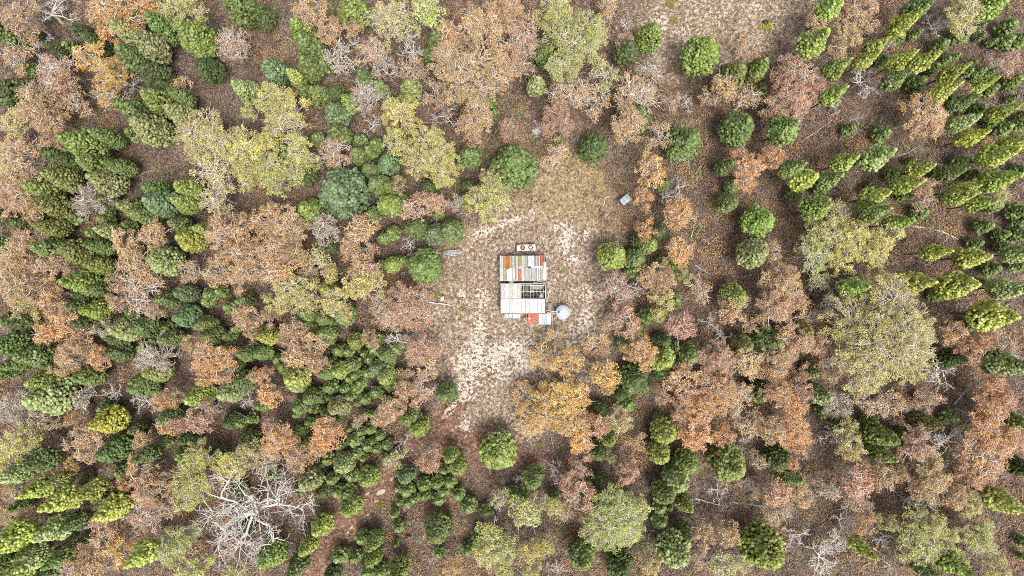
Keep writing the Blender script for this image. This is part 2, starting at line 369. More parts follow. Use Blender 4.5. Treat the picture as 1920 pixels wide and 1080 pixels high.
def conifer_mesh(w, h, lobe, seed, low=False, point=False):
    """dense cypress crown: knobbly sprays all over a pointed egg-shaped crown"""
    r = np.random.default_rng(seed); mb = MB()
    base = (.42 if point else .24) * h; H_ = h - base
    # twin or triple leaders now and then
    tops = [(0, 0, 1.0, 1.0)]
    if r.random() < .55 and not low:
        for _ in range(r.integers(1, 3)):
            a = r.uniform(0, 6.28); tops.append((math.cos(a) * w * .48, math.sin(a) * w * .48, r.uniform(.62, .85), r.uniform(.5, .7)))
    prof = lambda t: np.where(t < .28, .62 + .38 * np.sin(t / .28 * math.pi / 2), np.clip(1 - (t - .28) / .72, 0, 1) ** (.92 if point else .72))
    bump = [(r.uniform(0, 6.28), r.uniform(.1, .9), r.uniform(.10, .30)) for _ in range(9)]
    V, F = (IV0, IF0) if low else (IV1, IF1)
    pts = []
    for (ox, oy, hs, ws) in tops:
        area = 2.2 * w * ws * H_ * hs * 2.4
        n = int(area / (lobe * lobe * (2.0 if low else 1.9)))
        t = r.random(n * 2) ** 1.0; keep = r.random(n * 2) < prof(t) + .12; t = t[keep][:n]
        n = len(t); th = r.uniform(0, 6.28, n); rr = prof(t) * w * ws
        k = np.ones(n)
        for a, tt, am in bump:
            k -= am * np.exp(-((np.angle(np.exp(1j * (th - a))) / .45) ** 2 + ((t - tt) / .14) ** 2))
        rr = rr * k * (1 + .10 * np.sin(5 * th + 9 * t + r.uniform(0, 6)) * np.sin(17 * t + 3 * th)) * np.where(r.random(n) < .6, r.uniform(.92, 1.08, n), r.uniform(.66, .90, n))
        pts.append(np.stack([ox + rr * np.cos(th), oy + rr * np.sin(th), base + t * H_ * hs + r.normal(0, .08, n), th, t, np.full(n, ox), np.full(n, oy)], -1))
    pts = np.concatenate(pts)
    for (x, y, z, th, t, ox, oy) in pts:
        s = lobe * r.uniform(.65, 1.25)
        out = np.array([math.cos(th), math.sin(th), .9 + t]); out /= np.linalg.norm(out)
        vv = V * s * r.uniform(.72, 1.25, (len(V), 1)) * np.array([1, 1, .85])
        vv = vv + out * (vv @ out)[:, None] * .35
        mb.add(vv + (x, y, z), None, F, r.random())
    # loose sprays that roughen the outline
    m_ = int(len(pts) * (1.2 if low else 1.8)); pk = pts[r.integers(0, len(pts), m_)]
    th = pk[:, 3] + r.normal(0, .5, m_)
    d = np.stack([np.cos(th), np.sin(th), .5 + r.random(m_) * 1.2], -1); d /= np.linalg.norm(d, axis=1)[:, None]
    c0 = pk[:, :3] + d * lobe * r.uniform(.5, 1.0, (m_, 1)); s_ = np.cross(d, r.normal(0, 1, (m_, 3))); s_ /= np.linalg.norm(s_, axis=1)[:, None]
    wd = lobe * .20; ln = lobe * r.uniform(.4, 1.15, (m_, 1))
    v = np.stack([c0 - s_ * wd, c0 + s_ * wd, c0 + d * ln], 1).reshape(-1, 3)
    mb.add(v, None, np.arange(len(v)).reshape(-1, 3), np.repeat(r.random(m_), 3))
    # inner stems and mass behind the sprays, toned dark to paint shade into the creases
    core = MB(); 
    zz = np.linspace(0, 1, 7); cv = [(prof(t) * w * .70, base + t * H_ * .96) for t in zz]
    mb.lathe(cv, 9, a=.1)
    return mb

def trunk_mb(h, rad, seed, top=.9):
    r = np.random.default_rng(seed); mb = MB(); n = 6
    p = np.stack([np.cumsum(r.normal(0, .05 * h / 10, n)), np.cumsum(r.normal(0, .05 * h / 10, n)), np.linspace(-.3, h * top, n)], -1)
    p[:2, :2] = 0
    mb.tube(p, np.linspace(rad, rad * .3, n), 6, .5)
    for _ in range(7):
        z = r.uniform(.12, .3) * h; a = r.uniform(0, 6.28); l = r.uniform(.5, 1.3)
        mb.tube([(0, 0, z), (math.cos(a) * l, math.sin(a) * l, z + .3 * l)], [rad * .25, .01], 3, .5, caps=False)
    return mb

def wob(p0, p1, n, amp, r, sag=0.0):
    t = np.linspace(0, 1, n)[:, None]; p = p0 + (p1 - p0) * t
    o = np.cumsum(r.normal(0, 1, (n, 3)), axis=0); o -= o[0]; o -= t * o[-1]
    L_ = np.linalg.norm(p1 - p0); p = p + o * amp * L_ / math.sqrt(n)
    p[:, 2] += sag * L_ * np.sin(t[:, 0] * math.pi)
    return p

def gum_mesh(Rr, h, dens, seed, spread=1.0):
    """open crowned gum tree -> (wood MB, leaf MB). Limbs fan out to leaf clumps."""
    r = np.random.default_rng(seed); wood = MB(); leaf = MB()
    fork = np.array([r.normal(0, .3), r.normal(0, .3), h * r.uniform(.36, .48)])
    rad = .07 + .028 * Rr
    wood.tube(wob(np.array([0, 0, -.3]), fork, 5, .05, r), np.linspace(rad * 1.25, rad, 5), 7, .5)
    nl = int(5 + Rr * 1.0)
    leaves = []
    a0 = r.uniform(0, 6.28)
    for i in range(nl):
        a = a0 + i * 2.399 + r.normal(0, .3); q = math.sqrt((i + .6) / nl)
        rr = Rr * .72 * q * r.uniform(.8, 1.15)
        hz = h * (1 - .30 * q ** 2 * r.uniform(.6, 1.3)) * .95
        lobec = np.array([rr * math.cos(a), rr * math.sin(a), hz])
        limb = wob(fork, lobec, 7, .16, r, sag=-.06)
        wood.tube(limb, np.linspace(rad * .72, rad * .38, 7), 5, r.random())
        lr = Rr * r.uniform(.34, .50)
        ns = max(5, int((lr / .62) ** 1.8 * 3.0))
        for j in range(ns):
            b = r.uniform(0, 6.28); s = lr * math.sqrt(r.random())
            c = lobec + np.array([s * math.cos(b), s * math.sin(b), (.35 - (s / lr) ** 2 * .6) * lr * .7 + r.normal(0, .3)])
            st = limb[r.integers(3, 7)]
            wood.tube(wob(st, c, 5, .22, r), np.linspace(rad * .22 + .02, .022, 5), 3, r.random(), caps=False)
            for _ in range(1):
                e = c + r.normal(0, .45, 3); wood.tube(wob(c + (st - c) * .3, e, 3, .2, r), [.035, .028, .015], 3, r.random(), caps=False)
            if r.random() < dens * 1.05 + .1:
                leaves.append((c - np.array([0, 0, r.uniform(.2, .7)]), r.uniform(.30, .55), r.random()))
    per = int(62 * (.55 + .6 * dens))
    for c, s, va in leaves:
        n = int(per * (s / .55) ** 2)
        u = r.normal(0, 1, (n, 3)); u /= np.linalg.norm(u, axis=1)[:, None]
        ctr = c + u * s * np.cbrt(r.random((n, 1))) * np.array([1.15, 1.15, .62])
        d = u * .6 + r.normal(0, .6, (n, 3)); d[:, 2] -= .25; d /= np.linalg.norm(d, axis=1)[:, None]
        up = np.array([0, 0, 1.0]) + r.normal(0, .65, (n, 3)); sd = np.cross(d, up); sd /= np.linalg.norm(sd, axis=1)[:, None] + 1e-6
        L_ = r.uniform(.08, .165, (n, 1)); Wd = L_ * r.uniform(.35, .6, (n, 1))
        v = np.stack([ctr - d * L_, ctr - sd * Wd, ctr + d * L_, ctr + sd * Wd], 1).reshape(-1, 3)
        leaf.add(v, np.arange(len(v)).reshape(-1, 4), None, np.repeat(np.clip(va * .78 + r.random(n) * .22, 0, 1), 4))
    return wood, leaf

def dead_mesh(Rr, h, seed, fine=1.0, curl=.3):
    r = np.random.default_rng(seed); wood = MB()
    rad = .07 + .026 * Rr
    fork = np.array([r.normal(0, .2), r.normal(0, .2), h * .34])
    wood.tube(wob(np.array([0, 0, -.3]), fork, 5, .05, r), np.linspace(rad * 1.3, rad, 5), 7, .5)
    def grow(p, d, ln, rd, lev):
        n = 6; q = [p]; dd = d
        for _ in range(n):
            dd = dd + r.normal(0, curl, 3); dd[2] += .05; dd /= np.linalg.norm(dd); q.append(q[-1] + dd * ln / n)
        q = np.array(q); wood.tube(q, np.linspace(rd, rd * .5, n + 1), 5 if lev < 2 else 3, r.random(), caps=False)
        if lev >= (5 if Rr > 8 else 4): return
        for k in range(int(r.integers(2, 5) * (fine if lev > 1 else 1) + .5)):
            i = r.integers(2, n + 1); nd = dd * .8 + r.normal(0, .62, 3); nd[2] = nd[2] * .6 + .1; nd /= np.linalg.norm(nd)
            grow(q[i], nd, ln * r.uniform(.5, .78), max(rd * .54, .026), lev + 1)
    nl = int(5 + Rr * .4)
    for i in range(nl):
        a = i * 6.283 / nl + r.normal(0, .3); e = r.uniform(.15, .9)
        d = np.array([math.cos(a), math.sin(a), e]); d /= np.linalg.norm(d)
        grow(fork, d, Rr * (.55 if Rr < 8 else .46), rad * .62, 1)
    return wood

# prototypes (mesh data shared by copies)
CON = {}   # size class -> list of (w, h, crown mesh, trunk mesh)
for key, w, h, lobe, nv in (("s", 1.0, 8.0, .19, 4), ("m", 1.7, 11.0, .225, 6), ("l", 2.6, 13.5, .26, 6), ("x", 3.8, 15.0, .30, 3)):
    CON[key] = []
    for i in range(nv):
        sd = hash((len(key), int(w * 10), i)) % 9999
        sd = int(w * 1000) + i * 17
        CON.setdefault(key + "p", []).append((w, h, conifer_mesh(w, h, lobe, sd + 5, point=True).mesh("cypress_crown", M_NEEDLE, False), trunk_mb(h, .10 + .05 * w, sd).mesh("cypress_trunk", M_DARKBARK, True)))
        CON[key].append((w, h, conifer_mesh(w, h, lobe, sd).mesh("cypress_crown", M_NEEDLE, False), trunk_mb(h, .10 + .05 * w, sd).mesh("cypress_trunk", M_DARKBARK, True)))
GUM = {}
for key, Rr, h, nv in (("s", 2.4, 9.0, 4), ("m", 4.0, 12.0, 5), ("l", 6.2, 14.5, 3), ("x", 9.2, 17.0, 1)):
    for dk, dens in (("f", .84), ("n", .38)):
        GUM[key + dk] = []
        for i in range(nv):
            wd, lf = gum_mesh(Rr, h, dens, int(Rr * 100) + i * 31 + (7 if dk == "n" else 0))
            lv = np.concatenate(lf.v); Re = np.percentile(np.hypot(lv[:, 0], lv[:, 1]), 96)
            GUM[key + dk].append((Re, h, lf.mesh("gum_crown", M_LEAF), wd.mesh("gum_trunk", M_BARK, True)))
DEAD = {}
for key, Rr, h, nv, fine, curl in (("s", 2.2, 6.5, 4, 1.1, .26), ("m", 3.6, 9.0, 4, 1.25, .27), ("x", 11.0, 13.0, 1, 1.15, .25)):
    DEAD[key] = []
    for i in range(nv):
        dm = dead_mesh(Rr, h, int(Rr * 77) + i * 13, fine, curl); lv = np.concatenate(dm.v)
        DEAD[key].append((np.percentile(np.hypot(lv[:, 0], lv[:, 1]), 95), h, dm.mesh("bare_branches", M_DEAD, True)))
        print("dead", key, len(lv))

CT = {  # cypress tints (base colour) and the word for them
 'd': ((.095, .125, .038), "dark green"), 'g': ((.150, .200, .055), "green"), 'b': ((.215, .270, .052), "bright green"),
 'l': ((.285, .325, .055), "lime green"), 'y': ((.36, .36, .045), "yellow green"), 'p': ((.265, .305, .110), "pale green"),
 'u': ((.145, .205, .090), "bluish green"), 'o': ((.215, .220, .062), "olive green")}
GT = {
 'O': ((.60, .315, .105), "orange"), 'G': ((.60, .35, .07), "golden"), 'T': ((.50, .315, .145), "tan"), 'P': ((.49, .275, .165), "pink"),
 'Y': ((.56, .50, .12), "yellow"), 'V': ((.46, .475, .12), "yellowish green"), 'W': ((.50, .44, .145), "straw coloured"), 'K': ((.41, .34, .26), "greyish"), 'R': ((.54, .27, .12), "rusty orange")}
# ---------------------------------------------------------------- where every tree stands
# per photograph tile (3x enlarged pixels): c? = cypress, capital = leafy gum, lower n = thin crown, D = dead tree
CAT = {
(0, 0): """cd 470 185 45;cg 50 195 65;cd 545 245 55;cp 725 185 58;cd 830 115 50;cg 920 150 68;cp 850 255 72;cb 1095 205 85;cd 1170 390 62;cg 755 330 66;cd 870 420 75;cb 900 570 72;
cg 750 620 62;cp 1010 640 58;cp 850 725 82;cb 470 810 84;cg 600 770 48;cb 550 930 70;cg 670 940 48;cp 600 1020 72;co 350 1000 60;cb 250 1065 60;cd 60 520 90;cg 170 190 35;cd 400 270 35;
cd 320 280 40;cd 160 390 35;cd 330 880 60;cd 400 905 58;cg 1020 545 48;cb 1060 1060 62;cg 880 1070 55;cd 950 500 40;cb 820 590 38;cp 1380 510 62;cg 1350 40 85;co 750 750 36;
O 640 70 150;O 800 35 85;O 590 170 70;G 490 300 92;G 600 410 100;Gn 600 530 90;T 100 110 110;Tn 100 250 90;Pn 300 380 120;Pn 300 500 120;P 360 470 70;T 180 590 120;T 240 660 100;W 60 700 90;
T 290 780 60;V 1010 40 110;D 240 60 150;Gn 1020 480 60;Dn 720 450 80;Pn 1300 250 110;W 1120 740 140;W 1230 800 120;Y 1380 850 130;Wn 1200 950 140;Y 1390 960 100;V 1400 620 60;T 100 900 140;
T 80 1030 120;Dn 200 230 80;T 60 820 80;Tn 400 590 90;Dn 1290 190 80;Tn 60 340 80;Wn 300 870 70""",
(480, 0): """cd 30 80 60;cb 540 60 80;cb 260 178 58;cg 300 265 66;cu 110 400 62;cl 225 435 42;cg 300 375 58;cg 345 385 38;cd 385 370 38;cg 290 520 42;cg 355 535 52;cg 325 440 28;cd 455 530 50;
cb 520 575 42;cu 450 640 62;cg 610 440 48;cp 700 500 40;cp 870 500 55;cg 832 570 42;cg 1020 240 55;cg 980 320 40;cd 350 785 38;cg 470 760 60;cd 580 790 34;cg 675 820 38;cg 645 850 38;
cg 575 870 44;cu 745 915 54;cg 640 955 40;cg 430 910 38;cg 690 1040 56;cg 750 1055 48;cg 800 1010 34;cg 1200 880 60;cg 1445 935 118;cd 1195 1050 40;cd 280 990 50;cd 980 1060 48;cg 145 840 38;
cg 1320 310 34;cg 1310 580 36;cg 1180 640 30;cg 1340 640 25;
Y 100 550 110;Y 190 590 90;Wn 150 690 120;Y 60 820 90;V 230 850 110;V 100 960 130;Y 820 640 112;V 780 790 80;Y 990 870 165;Y 1100 900 60;T 290 60 95;T 400 165 80;Wn 760 110 120;Vn 850 160 80;
V 960 50 95;Tn 660 300 110;Kn 460 330 95;Dn 530 230 75;Dn 650 110 80;Dn 860 260 100;Kn 620 540 100;T 1180 430 210;T 1260 170 150;T 1090 200 90;T 1390 70 110;T 1390 370 110;T 1240 680 110;
Pn 450 850 100;V 1310 1040 100;T 800 1040 45;Dn 600 890 65;P 1420 720 60;T 540 150 50;Dn 1050 640 80;Dn 640 690 60;Kn 720 370 80;Tn 880 390 80;Tn 1010 520 80;P 1050 580 60""",
(960, 0): """cg 190 315 52;cp 140 480 50;cb 775 205 68;cd 650 290 64;cb 1065 300 95;co 1240 430 75;cb 1380 385 52;cb 1403 510 28;cd 690 665 85;cd 460 825 72;cg 975 800 86;cg 1275 715 84;cg 1200 940 42;
cb 1240 1040 38;cg 260 785 22;cd 850 1040 40;
V 250 60 110;V 360 235 195;On 550 50 80;Pn 60 250 105;Pn 50 380 80;D 650 120 60;Tn 640 235 55;Kn 780 370 85;Tn 330 500 120;Tn 700 550 130;Tn 470 560 90;P 265 665 100;D 990 570 52;T 650 690 110;
Tn 830 760 80;O 790 950 95;D 950 1050 55;O 1330 950 110;On 1340 250 70;T 1200 470 80;Tn 1330 560 95;Tn 250 880 80;Dn 445 870 50;Vn 520 420 90;Tn 100 130 80;Tn 900 560 60;Tn 1120 540 60""",
(1440, 0): """cb 350 50 58;cg 480 125 28;cg 850 40 52;cl 760 130 46;cl 720 220 36;cg 830 190 24;cb 260 235 66;cd 130 360 30;cl 600 265 42;cl 555 335 40;cg 965 260 36;cd 1080 200 38;cg 645 340 26;
cl 745 340 44;cl 875 345 48;cg 922 382 28;cb 385 385 48;cb 365 535 46;cg 715 445 46;cl 835 470 38;cy 1340 150 38;cl 1330 235 34;cg 1400 230 38;cb 1270 30 55;cl 1040 405 42;cl 1115 410 22;
cg 1180 410 28;cg 1240 410 24;cl 1370 460 36;cl 1190 480 42;cl 1245 505 34;cl 985 512 46;cg 1085 580 46;cl 1180 615 32;cl 1370 555 20;cl 1310 630 42;cl 1250 655 28;cp 1100 685 44;cy 1145 770 42;
cl 1320 722 36;cl 455 725 28;cp 640 758 38;cg 95 725 75;cp 610 880 66;cl 430 910 50;cg 138 950 46;cl 205 1010 60;cg 340 1010 48;cg 310 1050 36;cl 798 905 20;cl 850 950 44;cl 960 962 34;cg 1030 970 40;
cg 1080 915 36;cl 700 985 32;cl 780 1040 46;cl 1290 870 58;cl 1395 810 46;cl 1160 985 30;cl 1295 1010 56;cg 1420 960 32;cl 1090 1065 42;cl 600 1075 40;cg 990 340 22;cg 1045 322 20;cg 1190 155 18;
cl 1190 210 17;cl 1250 240 18;cg 1250 700 20;cl 1430 650 24;cl 1405 705 28;cg 1140 360 20;
T 540 50 95;T 290 110 75;T 440 210 105;P 390 120 60;O 230 260 65;W 1110 70 120;D 960 110 80;P 170 400 110;P 140 540 120;P 260 490 80;D 560 440 100;T 900 640 125;P 1110 510 55;O 35 885 70;
Dn 400 590 50;P 880 1035 85;Dn 520 650 36;Pn 680 235 50;T 60 610 80;Tn 560 120 70;Pn 1350 340 80""",
(0, 360): """co 300 200 52;cd 420 140 38;cd 60 140 58;cd 160 185 74;cd 200 240 40;cd 10 290 40;co 300 70 68;cd 600 50 48;co 755 90 62;cg 820 130 58;cu 895 60 80;cb 1040 60 55;co 600 155 36;cd 600 118 28;
cp 540 240 40;cp 620 220 46;cg 560 305 46;cg 290 320 70;co 435 335 74;cg 1010 180 46;cl 1068 262 70;cl 1150 210 44;cp 925 385 80;cb 555 412 52;cb 460 505 72;cg 560 540 42;cd 480 575 44;cl 588 575 36;
cl 550 665 54;cg 460 645 44;cu 1045 570 48;cg 1000 575 34;cg 940 605 44;cd 490 740 58;cp 705 768 66;cg 810 760 56;cd 660 820 48;cu 1045 700 60;cg 1148 746 46;cp 960 770 40;cg 900 760 28;
cg 960 828 48;cg 880 830 28;cg 1195 808 48;cg 1295 812 36;cg 1330 770 24;cg 1185 580 38;cg 1170 615 32;cl 1250 560 32;cg 1295 645 34;cg 1380 610 42;cd 100 720 66;cg 60 860 70;cg 190 920 64;
cg 100 965 50;cg 310 945 32;cd 280 870 38;cd 660 900 56;cd 820 880 38;cb 880 1010 56;cg 500 1030 58;cb 270 1060 74;cg 810 1060 50;cg 1390 910 46;cb 1430 890 20;cd 1330 970 38;cg 1290 405 28;
co 730 190 32;cg 30 1010 42;cg 380 1060 38;cd 770 670 46;cg 1380 1060 52;cg 1430 860 28;cd 1250 870 30;cd 250 120 40;cd 130 600 40;
T 140 50 110;T 30 60 80;Kn 500 60 110;T 130 280 100;T 80 400 120;T 100 530 130;T 230 590 100;T 290 430 80;W 120 640 90;T 700 300 90;T 850 250 90;T 730 400 90;T 830 470 68;Pn 760 580 140;P 650 610 70;
T 870 660 50;T 1280 250 140;T 1370 380 130;T 1210 440 90;T 1400 180 80;Wn 1230 30 120;K 590 770 65;O 350 730 95;O 240 790 75;T 430 830 95;T 400 920 100;O 550 930 68;D 470 870 80;T 340 990 60;
T 1060 850 55;O 1160 950 100;O 1260 920 70;Kn 860 940 120;T 1380 700 85;T 1410 790 50;Tn 1060 450 70;O 1250 1020 80;O 1150 1045 60;T 1420 1040 40;Dn 20 770 45;Dn 20 930 45;T 400 460 50;
T 290 560 60;Tn 640 500 50;Kn 830 1000 60;T 1320 490 80""",
(480, 360): """cb 298 103 62;cu 480 0 132;cb 748 68 60;cg 805 50 40;cu 650 130 40;cg 900 202 56;cu 1003 235 52;cg 1105 215 63;cg 1025 125 28;cg 715 262 32;cg 768 228 37;cb 767 408 43;cg 946 418 87;
cg 830 385 28;cd 705 410 25;cd 385 320 48;cl 400 545 46;cg 495 690 54;cg 388 710 52;cg 400 800 52;cg 290 755 44;cg 295 680 48;cl 60 810 50;cg 35 905 46;cb 555 838 42;cg 465 890 34;cg 520 895 28;
cd 685 835 38;cg 670 880 34;cg 732 915 46;cg 792 880 34;cu 645 940 30;cg 545 970 36;cb 470 1003 46;cg 395 1012 44;cu 682 985 42;cg 630 1015 30;cb 730 1040 46;cl 220 1050 64;cg 560 1030 28;
cg 130 940 34;cg 160 980 38;cd 1180 45 40;cg 790 1060 28;cg 592 1068 28;cg 530 1048 26;cg 980 960 16;cg 610 905 22;cg 430 950 26;cg 750 975 26;
T 160 190 120;T 50 150 90;T 60 330 120;T 200 320 100;K 390 200 85;T 575 200 90;T 560 310 95;T 620 430 90;Wn 350 400 95;W 200 560 120;Y 110 630 75;Y 410 465 55;W 450 620 100;Y 550 520 85;Wn 660 540 80;
W 300 600 90;Y 490 690 45;P 900 80 90;P 1010 50 60;V 1290 50 115;Kn 1120 60 55;Dn 850 300 55;Dn 1005 168 32;P 860 620 130;Pn 760 700 100;Pn 900 720 90;Dn 800 830 100;P 920 900 100;On 970 990 70;
T 200 800 85;T 330 840 70;T 220 920 80;T 340 960 70;T 640 830 55;O 40 1040 55;T 60 700 60;Tn 840 1040 60;T 100 440 90;Tn 290 450 60;Pn 700 640 70;W 640 470 60""",
(960, 360): """cb 565 365 74;cg 692 378 52;cd 680 440 38;cb 772 296 46;cd 720 272 42;cd 822 220 50;cb 1390 160 80;cp 1365 340 78;cg 1220 60 48;cb 1250 590 68;cg 912 612 40;cg 710 755 26;cd 760 700 38;
cd 850 840 42;cl 855 942 62;cg 995 920 60;cd 920 880 30;co 1300 860 50;cg 1450 840 72;cd 690 1050 74;cg 830 1010 36;co 900 420 34;cd 640 860 38;co 850 390 32;
O 740 30 68;D 895 25 58;O 930 130 92;O 760 215 65;O 950 325 86;V 978 480 44;T 800 470 90;T 860 500 70;W 850 610 88;W 830 690 50;P 640 720 95;Pn 580 560 105;P 950 750 88;O 730 910 100;Dn 700 530 70;
T 1250 670 95;D 1200 815 70;Tn 1050 560 85;Gn 200 940 90;G 310 960 85;Gn 480 870 75;G 520 1020 88;Gn 240 815 55;Gn 120 940 60;P 1180 940 100;T 1340 950 95;T 960 1050 95;T 1350 750 60;
Dn 1130 740 60;Tn 560 730 60;Tn 1150 1040 80;Pn 620 620 60""",
(1440, 360): """cb 272 90 68;cl 600 20 50;cg 590 112 58;cb 730 172 46;cl 850 122 36;cl 775 12 34;cl 1190 65 42;cl 1080 25 44;co 1270 80 32;cy 1400 110 38;cl 1410 165 28;cl 1212 195 36;cg 1310 240 30;
cl 1410 240 36;cl 1165 290 28;cl 938 338 42;cp 1328 315 32;cl 1145 368 56;cp 1255 430 38;cp 1410 350 46;cl 1400 420 28;cb 478 532 54;cl 832 508 60;cl 1065 520 74;cl 950 580 36;cl 1190 510 26;
cp 1350 545 54;cl 1265 695 84;cp 1140 740 36;co 180 780 56;cd 1040 940 46;cp 1340 970 64;co 240 1020 40;cg 150 10 38;co 110 880 36;
Tn 880 30 75;Wn 400 110 80;V 330 220 100;Y 470 260 120;Y 590 340 105;Y 690 240 90;Vn 260 350 110;Y 410 400 80;W 620 510 90;W 700 830 300;Wn 560 640 100;Vn 300 500 60;T 110 530 120;T 50 640 110;
T 160 640 90;T 150 830 110;P 290 850 75;T 50 960 100;R 1060 790 75;R 1230 830 60;R 1150 900 80;D 1000 1000 110;Pn 1360 870 95;Tn 360 1000 80;P 200 1030 60;W 1320 20 55;Tn 240 720 70;Tn 30 330 60;Kn 370 640 80""",
(0, 720): """cp 270 68 104;cg 800 12 56;cg 600 135 36;cy 612 205 72;cg 960 188 52;cl 1120 75 60;cp 1290 45 60;cd 780 250 42;cd 1060 305 46;cg 930 325 30;cg 640 372 66;cd 830 400 46;cd 1300 210 46;
cl 1360 215 32;cd 1400 320 54;cd 1030 395 40;cp 700 490 40;cp 80 505 54;cd 220 430 70;cl 215 588 54;co 330 545 44;cl 345 652 66;cl 510 600 48;cl 490 540 26;cl 150 677 24;cl 90 690 24;cp 670 620 40;
cl 630 705 66;cl 80 870 80;cp 305 820 62;cd 420 780 46;cg 410 850 28;cp 205 990 52;cg 340 980 52;cb 120 1040 56;cg 30 1010 46;cl 800 960 62;cd 90 930 36;cg 470 880 26;cd 1380 800 44;cd 1420 195 28;
cd 1230 400 46;cg 870 40 26;cg 190 930 44;cg 30 1070 40;cd 560 640 30;cd 260 1070 46;cd 900 640 40;cd 1340 600 40;
Y 80 340 110;Y 20 440 80;V 1090 430 100;V 1060 560 110;V 1130 500 80;V 1050 660 70;Y 1290 480 95;W 1390 400 80;V 960 930 100;V 1040 860 70;V 1080 1050 85;V 1300 1060 55;G 640 940 88;R 140 780 72;
Yn 60 600 40;Yn 30 750 45;T 780 500 95;T 830 600 105;O 700 560 60;P 560 810 90;Pn 830 760 105;T 450 950 60;T 390 1030 70;T 520 1050 80;O 910 100 65;T 985 75 50;T 930 230 60;P 1110 200 90;
P 1020 230 50;T 520 300 90;P 440 310 80;T 480 370 80;T 400 210 60;Kn 60 150 110;Kn 160 210 90;Kn 470 90 80;G 400 450 55;D 345 350 75;T 640 380 42;T 790 330 60;D 610 50 65;D 785 115 75;
D 400 820 70;Dn 40 640 50;D 1370 770 345;Dn 1180 130 60;Dn 1380 100 60;Tn 260 210 70;Dn 430 140 60;Pn 700 740 60;Tn 600 500 50;Tn 950 700 70""",
(480, 720): """cp 230 5 46;cg 420 15 36;cg 500 25 28;cl 570 15 32;cg 680 45 35;cg 750 10 28;cb 530 70 30;cp 615 80 28;cg 570 105 20;cg 1070 55 52;cg 45 110 46;cg 250 125 42;cg 310 75 42;cg 320 130 32;
cg 375 85 22;cp 460 130 52;cg 385 150 22;cg 230 170 22;cg 610 170 23;cg 660 170 22;cg 345 210 26;cg 300 210 23;cg 250 268 34;cg 255 320 28;cg 860 185 58;cb 915 243 54;cu 640 250 28;cg 552 312 38;
cg 590 265 24;cb 630 345 29;cg 575 387 34;cg 610 412 24;cg 680 360 26;cb 740 340 28;cg 480 345 24;cg 405 420 30;cp 492 448 52;cg 370 455 17;cl 430 528 33;cg 540 510 35;cb 628 525 50;cp 302 535 58;
cb 520 612 40;cg 460 602 33;cb 530 690 52;cg 235 600 18;cd 375 600 42;cb 80 965 66;cl 365 800 52;cl 290 912 42;cg 230 1022 52;cp 470 965 38;cl 600 858 36;cb 662 885 42;cb 655 975 44;cl 555 970 30;
cb 630 1050 36;cb 800 1050 50;co 700 1050 36;cd 430 1065 42;cu 842 515 46;cp 850 592 36;cg 795 580 23;cg 945 565 33;cg 950 622 27;cg 1020 555 32;cb 1095 405 42;cb 1135 470 44;cg 1090 545 33;
cg 1060 480 26;cg 1055 600 28;cb 1030 645 32;cb 855 660 28;cg 890 640 25;cl 810 660 18;cb 780 725 23;cb 805 803 29;co 790 895 16;cg 1137 617 32;cu 1200 686 38;cl 1298 713 32;cg 1017 825 66;
cg 1080 770 22;cb 1033 940 30;co 1250 860 36;cb 1193 925 31;cb 1365 382 94;co 100 510 28;cg 730 410 23;cl 790 390 22;cg 660 320 20;cg 700 290 23;cg 1440 610 28;cg 590 320 18;cg 530 250 20;
cg 740 90 26;cg 460 200 22;cg 360 40 24;cg 420 75 20;
O 70 60 70;O 100 330 100;O 400 270 95;O 350 350 70;T 240 430 85;T 700 190 60;T 760 140 75;T 840 60 85;Tn 580 220 50;T 972 440 72;D 830 330 62;Wn 770 420 70;P 70 230 42;G 1100 1050 52;V 1320 860 80;
Wn 1380 660 65;Y 1300 960 80;V 1400 940 80;V 1400 1050 60;Kn 50 440 80;Pn 920 30 80;O 200 340 50;Dn 700 170 35;Kn 960 370 40""",
(960, 720): """cg 118 535 55;cg 40 625 40;cd 600 60 42;cg 660 20 38;cb 750 10 28;cg 650 110 38;cd 490 150 46;cb 540 310 44;cd 490 380 58;cl 860 270 66;cl 830 392 58;co 820 190 24;cb 980 445 64;
cp 930 538 66;cg 860 612 62;cg 830 690 34;cu 835 770 38;cl 975 675 42;cd 500 545 48;cd 430 540 24;cp 455 690 46;cg 390 970 70;cp 920 940 88;cg 970 830 42;cb 1222 455 90;cl 1425 930 112;
cd 610 1030 62;cd 560 970 28;cd 1385 50 60;cp 235 630 26;cg 530 900 28;cg 885 690 18;
G 270 80 120;G 170 150 110;G 330 210 100;G 380 70 85;Gn 100 210 90;Gn 60 60 70;G 540 20 48;G 400 320 78;R 480 240 75;W 610 210 75;D 570 190 50;On 720 330 60;P 662 505 68;P 390 480 75;P 390 620 95;
P 330 560 70;Dn 250 500 60;D 50 555 52;V 590 770 170;V 510 700 80;V 700 700 80;V 80 740 95;V 240 700 60;Y 100 950 65;V 190 930 55;Y 110 1050 60;O 1040 160 110;O 1040 290 95;O 1180 300 70;O 1160 50 110;
P 860 70 65;P 970 60 70;P 960 150 55;Tn 1260 90 110;Tn 1340 220 90;T 1090 860 78;T 1215 855 72;D 1330 570 60;Dn 1180 610 70;Pn 1400 620 55;Vn 1200 1030 80;Vn 1310 1010 60;W 780 1030 58;V 555 420 34;
Dn 250 1040 50;Dn 335 980 30;Dn 1320 330 60;P 1100 170 50;Tn 1400 430 60;Tn 1060 1000 50;Tn 300 720 60;Kn 160 660 50""",
